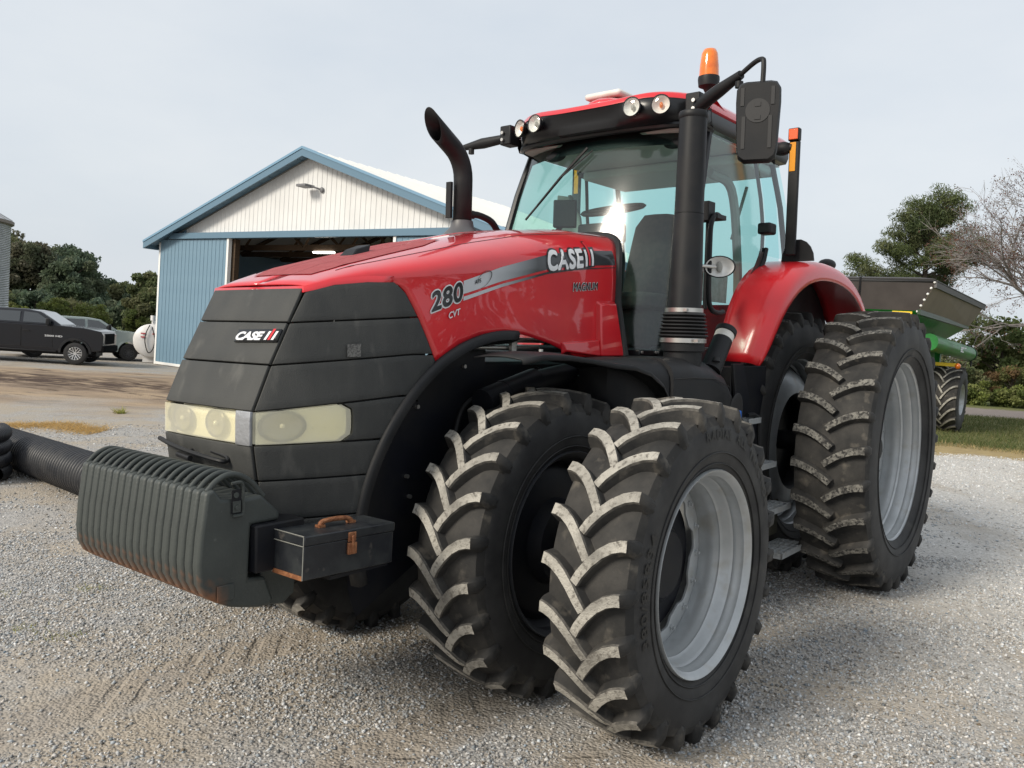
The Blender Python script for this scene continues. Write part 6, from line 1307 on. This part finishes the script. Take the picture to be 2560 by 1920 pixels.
for k, (a, b_, h, r, lb) in enumerate([(55, -33.0, 1.75, 1.1, 'pale green shrub above the bed of the dark pickup'), (55, -30.2, 2.3, 1.2, 'pale green shrub above the cab of the dark pickup'), (55, -28.0, 1.95, 1.4, 'pale yellow-green shrub between the two pickups'), (57, -25.6, 1.7, 1.2, 'yellow-green shrub above the pale pickup'), (60, -23.4, 1.6, 1.3, 'yellow-green shrub beside the fuel tank')]):
    tree('shrub', a, b_, h, r, YELG, lb, 60 + k, 22, 130, 0.16, 'pale shrubs behind the pickups', 'shrub', low=0.1)
HS = ['just right of the grain bin', 'second from the grain bin', 'third from the grain bin', 'behind the gap between the pickups', 'behind the cab of the pale pickup', 'left of the fuel tank', 'nearest the barn corner']
for k in range(7): tree('hedge_shrub', 66 + k * 1.5, -42 + k * 2.6 - 3, 1.9 + 0.4 * (k % 3), 2.2, OLIVE if k % 2 else GREENS, ('olive' if k % 2 else 'dull green') + ' hedge shrub, ' + HS[k], 80 + k, 22, 110, 0.3, 'hedge row behind the pickups', 'shrub', low=0.05)
# pine
pn = empty('pine_tree', GT(48.3, 23.3)); tag(pn, 'tall pine tree with clumped needles standing behind the grain cart', 'pine tree'); rnd = random.Random(5); m = MB()
m.tube([(0, 0, -0.2), (0.1, 0.05, 4), (0.0, 0.1, 8), (0.15, 0, 11.2)], [0.26, 0.20, 0.13, 0.03], 8); cl = []
fbv, fav = Vector((FB[0], FB[1], 0)), Vector((FA[0], FA[1], 0))
BR = [(5.6, -3.4, 6.6, 0.6), (6.4, -3.8, 7.7, 0), (7.0, -2.6, 8.5, -0.5), (5.8, -1.6, 6.5, -1.4), (6.2, 1.6, 7.2, 1.2), (6.8, 2.6, 8.2, 0.3), (7.6, 3.0, 9.2, -0.4), (8.4, 2.4, 9.9, 0.4), (8.0, -1.6, 9.6, 0.3), (9.0, -1.2, 10.4, -0.5), (9.4, 1.6, 10.9, 0), (9.8, -0.5, 11.4, 0.2), (10.0, 0.9, 11.7, -0.2), (5.2, 2.4, 5.4, 0.6), (4.8, -2.6, 5.6, 0.5), (5.0, 0.6, 5.6, -1.5), (6.0, 0.0, 7.0, 1.6), (7.2, 0.4, 8.6, -1.6), (8.6, 0.2, 9.8, 1.2), (4.6, 3.4, 4.6, 0.0), (4.4, 1.2, 4.8, 1.0), (7.0, 3.5, 8.8, 0.2), (5.4, -3.0, 7.0, -0.6)]
for z0, bx0, z1, ax0 in BR:
    p0 = Vector((0, 0, z0)); p1 = fbv * bx0 + fav * ax0 + Vector((0, 0, z1 - 0.2)); mid = p0.lerp(p1, 0.55) + Vector((0, 0, -0.15)); m.tube([p0, mid, p1], [0.07, 0.05, 0.015], 5)
    for k in range(13):
        f = rnd.uniform(0.25, 1.05); q = p0.lerp(p1, f) + Vector((rnd.uniform(-.55, .55), rnd.uniform(-.55, .55), rnd.uniform(-.12, .42))); cl.append((q.x, q.y, q.z, rnd.uniform(0.42, 0.80)))
        m.tube([p0.lerp(p1, f * 0.8), q], [0.025, 0.008], 4)
m.build('trunk', BARK, pn); leaves('crown', cl, 240, 0.25, [(0.12, 0.15, 0.06), (0.135, 0.165, 0.07), (0.095, 0.125, 0.055), (0.15, 0.165, 0.08)], pn, 0.16, up=0.5)
# nearly bare tree at the right edge
bt = empty('bare_tree', GT(32.5, 22.3)); tag(bt, 'nearly bare tree with thin grey branches and few reddish leaves at the right edge', 'tree'); m = MB(); tipl = []; rnd = random.Random(11)
def grow(p, d, L_, r, lvl):
    q = p + d * L_; mid = p.lerp(q, 0.5) + Vector((rnd.uniform(-1, 1), rnd.uniform(-1, 1), rnd.uniform(-0.5, 1))) * L_ * 0.07; m.tube([p, mid, q], [r, r * 0.82, r * 0.62], 6 if lvl < 2 else 4 if lvl < 4 else 3, caps=False)
    if lvl >= 6 or r < 0.004: tipl.append(q); return
    n = 3 if lvl in (0, 2, 4) else 2
    for k in range(n + (1 if rnd.random() < 0.5 else 0)):
        ax = Vector((rnd.gauss(0, 1), rnd.gauss(0, 1), rnd.gauss(0, 0.7))).normalized(); nd = (d + ax * rnd.uniform(0.45, 0.85) + Vector((0, 0, 0.06 if lvl < 3 else -0.03))).normalized(); st0 = p.lerp(q, rnd.uniform(0.55, 1.0) if k else 1.0); grow(st0, nd, L_ * rnd.uniform(0.62, 0.86), r * rnd.uniform(0.5, 0.68), lvl + 1)
    if lvl >= 4: tipl.append(q)
base = Vector((0, 0, -0.1)); m.tube([base, (0, 0, 3.2)], [0.26, 0.19], 8)
for dv, L_ in ((-fbv * 1.0 + Vector((0, 0, 0.62)), 2.3), (-fbv * 0.75 + fav * 0.6 + Vector((0, 0, 0.9)), 2.2), (-fbv * 0.8 - fav * 0.5 + Vector((0, 0, 1.3)), 2.3), (fbv * 0.6 + Vector((0, 0, 1)), 2.2), (-fbv * 0.2 + Vector((0, 0, 1.2)), 2.6)): grow(Vector((0, 0, 3.1)), dv.normalized(), L_, 0.12, 0)
m.build('trunk', BARKG, bt, recalc=False); rl = [(q.x, q.y, q.z, 0.16) for q in tipl if rnd.random() < 0.6]; leaves('crown', rl, 5, 0.055, [(0.14, 0.06, 0.045), (0.17, 0.075, 0.05), (0.12, 0.05, 0.045), (0.15, 0.10, 0.05)], bt, 0.7)
tree('tree', 55, 32.3, 5.0, 2.6, [(0.11, 0.14, 0.05), (0.095, 0.125, 0.045), (0.135, 0.155, 0.06)], 'rounded green tree right of the grain cart hopper', 101, 40, 170, 0.28, 'trees on the right', low=0.12)
tree('tree', 58, 28.6, 4.0, 2.6, OLIVE, 'olive green tree directly behind the grain cart tyre', 102, 40, 150, 0.30, 'trees on the right', low=0.08)
tree('tree', 62, 37.0, 3.4, 3.0, OLIVE, 'low olive tree at the far right edge', 103, 40, 150, 0.30, 'trees on the right', low=0.05)
RS = [(46, 24.6, 2.4, 1.5, OLIVE, 'green shrub beside the grain cart tyre'), (46, 27.6, 2.0, 1.5, [(0.14, 0.15, 0.05), (0.17, 0.11, 0.055), (0.13, 0.14, 0.05)], 'reddish and olive shrub at the right edge'), (45.5, 30.0, 2.2, 1.6, [(0.12, 0.125, 0.04), (0.14, 0.12, 0.045), (0.10, 0.085, 0.04)], 'yellowish shrub beyond the road at the far right'), (44.2, 24.6, 0.9, 1.0, YELG, 'low bright green weed bush by the road'), (44.2, 26.6, 0.8, 1.1, YELG, 'low yellow-flecked weed bush by the road, to the right'), (47, 21.5, 2.4, 1.6, GREENS, 'dark shrub behind the grain cart'), (47.5, 33.5, 2.4, 1.8, OLIVE, 'olive shrub outside the right edge of the road')]
for k, (a, b_, h, r, c, lb) in enumerate(RS): tree('shrub', a, b_, h, r, c, lb, 120 + k, 26, 150, 0.15, 'shrubs beyond the road on the right', 'shrub', low=0.04)
# grass, straw and weeds
GRASS = leaf_mat('grass_blade')
def blades(name, a, b, h, wd, cols, label, lean=0.5):
    n = len(a); z = terr(a, b) + undul(a, b) - 0.012; P = np.concatenate([CW[:2] + np.outer(a, FA) + np.outer(b, FB), z[:, None]], 1); th = rng.random(n) * 6.283; dx = np.stack([np.cos(th), np.sin(th), 0 * th], 1); ln = rng.normal(size=(n, 3)) * lean; ln[:, 2] = 1; hh = h * (0.5 + rng.random(n))
    tip = P + ln * hh[:, None]; V = np.stack([P - dx * wd / 2, P + dx * wd / 2, tip], 1).reshape(-1, 3); cols = np.array(cols); cc = cols[rng.integers(0, len(cols), n)] * (0.7 + 0.6 * rng.random(n))[:, None]; col = np.repeat(np.concatenate([cc, np.ones((n, 1))], 1), 3, 0)
    return tag(np_mesh(name, V, np.arange(3 * n).reshape(-1, 3), GRASS, smooth=False, col=col), label, 'grass', kind='stuff')
n = 42000; a = 15 + 19 * rng.random(n); b = 6 + 17 * rng.random(n); ok = in_view(a, b, terr(a, b)); a, b = a[ok], b[ok]
edge = 15.6 + 1.2 * np.sin(b * 0.8) + 0.6 * np.sin(b * 2.3); g_ = a > edge + 1.6; s_ = (a > edge) & ~g_
blades('lawn_grass', a[g_], b[g_], 0.09, 0.022, [(0.085, 0.115, 0.035), (0.12, 0.14, 0.05), (0.17, 0.165, 0.07)], 'short green grass beside the drive under the grain cart')
blades('dry_grass', a[s_], b[s_], 0.07, 0.02, [(0.40, 0.31, 0.15), (0.32, 0.25, 0.13), (0.24, 0.21, 0.09)], 'straw-coloured dry grass along the edge of the drive', 0.9)
n = 2600; a = 14.2 + rng.normal(0, 0.22, n); b = -7.75 + rng.uniform(-0.95, 0.95, n); a = a + 0.25 * np.sin(b * 3); blades('loose_straw', a, b, 0.05, 0.014, [(0.55, 0.36, 0.13), (0.48, 0.33, 0.14), (0.60, 0.42, 0.18)], 'scattered golden straw on the gravel beyond the pipe', 2.2)
for k, (a0, b0, lb) in enumerate([(5.35, -3.25, 'small weed at the left edge of the gravel'), (5.5, -2.72, 'yellowish weed tuft in gravel below the weights'), (4.75, -2.72, 'small weed tuft in the left foreground gravel'), (4.62, -2.45, 'pale green weed tuft nearest the viewer'), (16.5, -7.7, 'thin upright weed in gravel before the dirt field')]):
    n = 60; a = a0 + rng.normal(0, 0.045, n); b = b0 + rng.normal(0, 0.06, n); blades('weed', a, b, 0.022 if k < 4 else 0.10, 0.006 if k < 4 else 0.02, [(0.30, 0.31, 0.08), (0.22, 0.26, 0.07), (0.40, 0.36, 0.11)], lb, 1.0)

# wood off to the right of the view: it shows only as the dark tree line mirrored in the hood side and glass
wc = []
for k in range(75):
    aa_, bb_ = -16 + 40 * random.random(), 29 + 6 * random.random(); q = GT(aa_, bb_); wc.append((q.x, q.y, q.z + random.uniform(0.6, 6.5), random.uniform(1.0, 2.2)))
tag(leaves('woodland', wc, 110, 0.7, GREENS, None), 'dark wood standing right of the view, mirrored in the red hood', 'wood', kind='stuff')
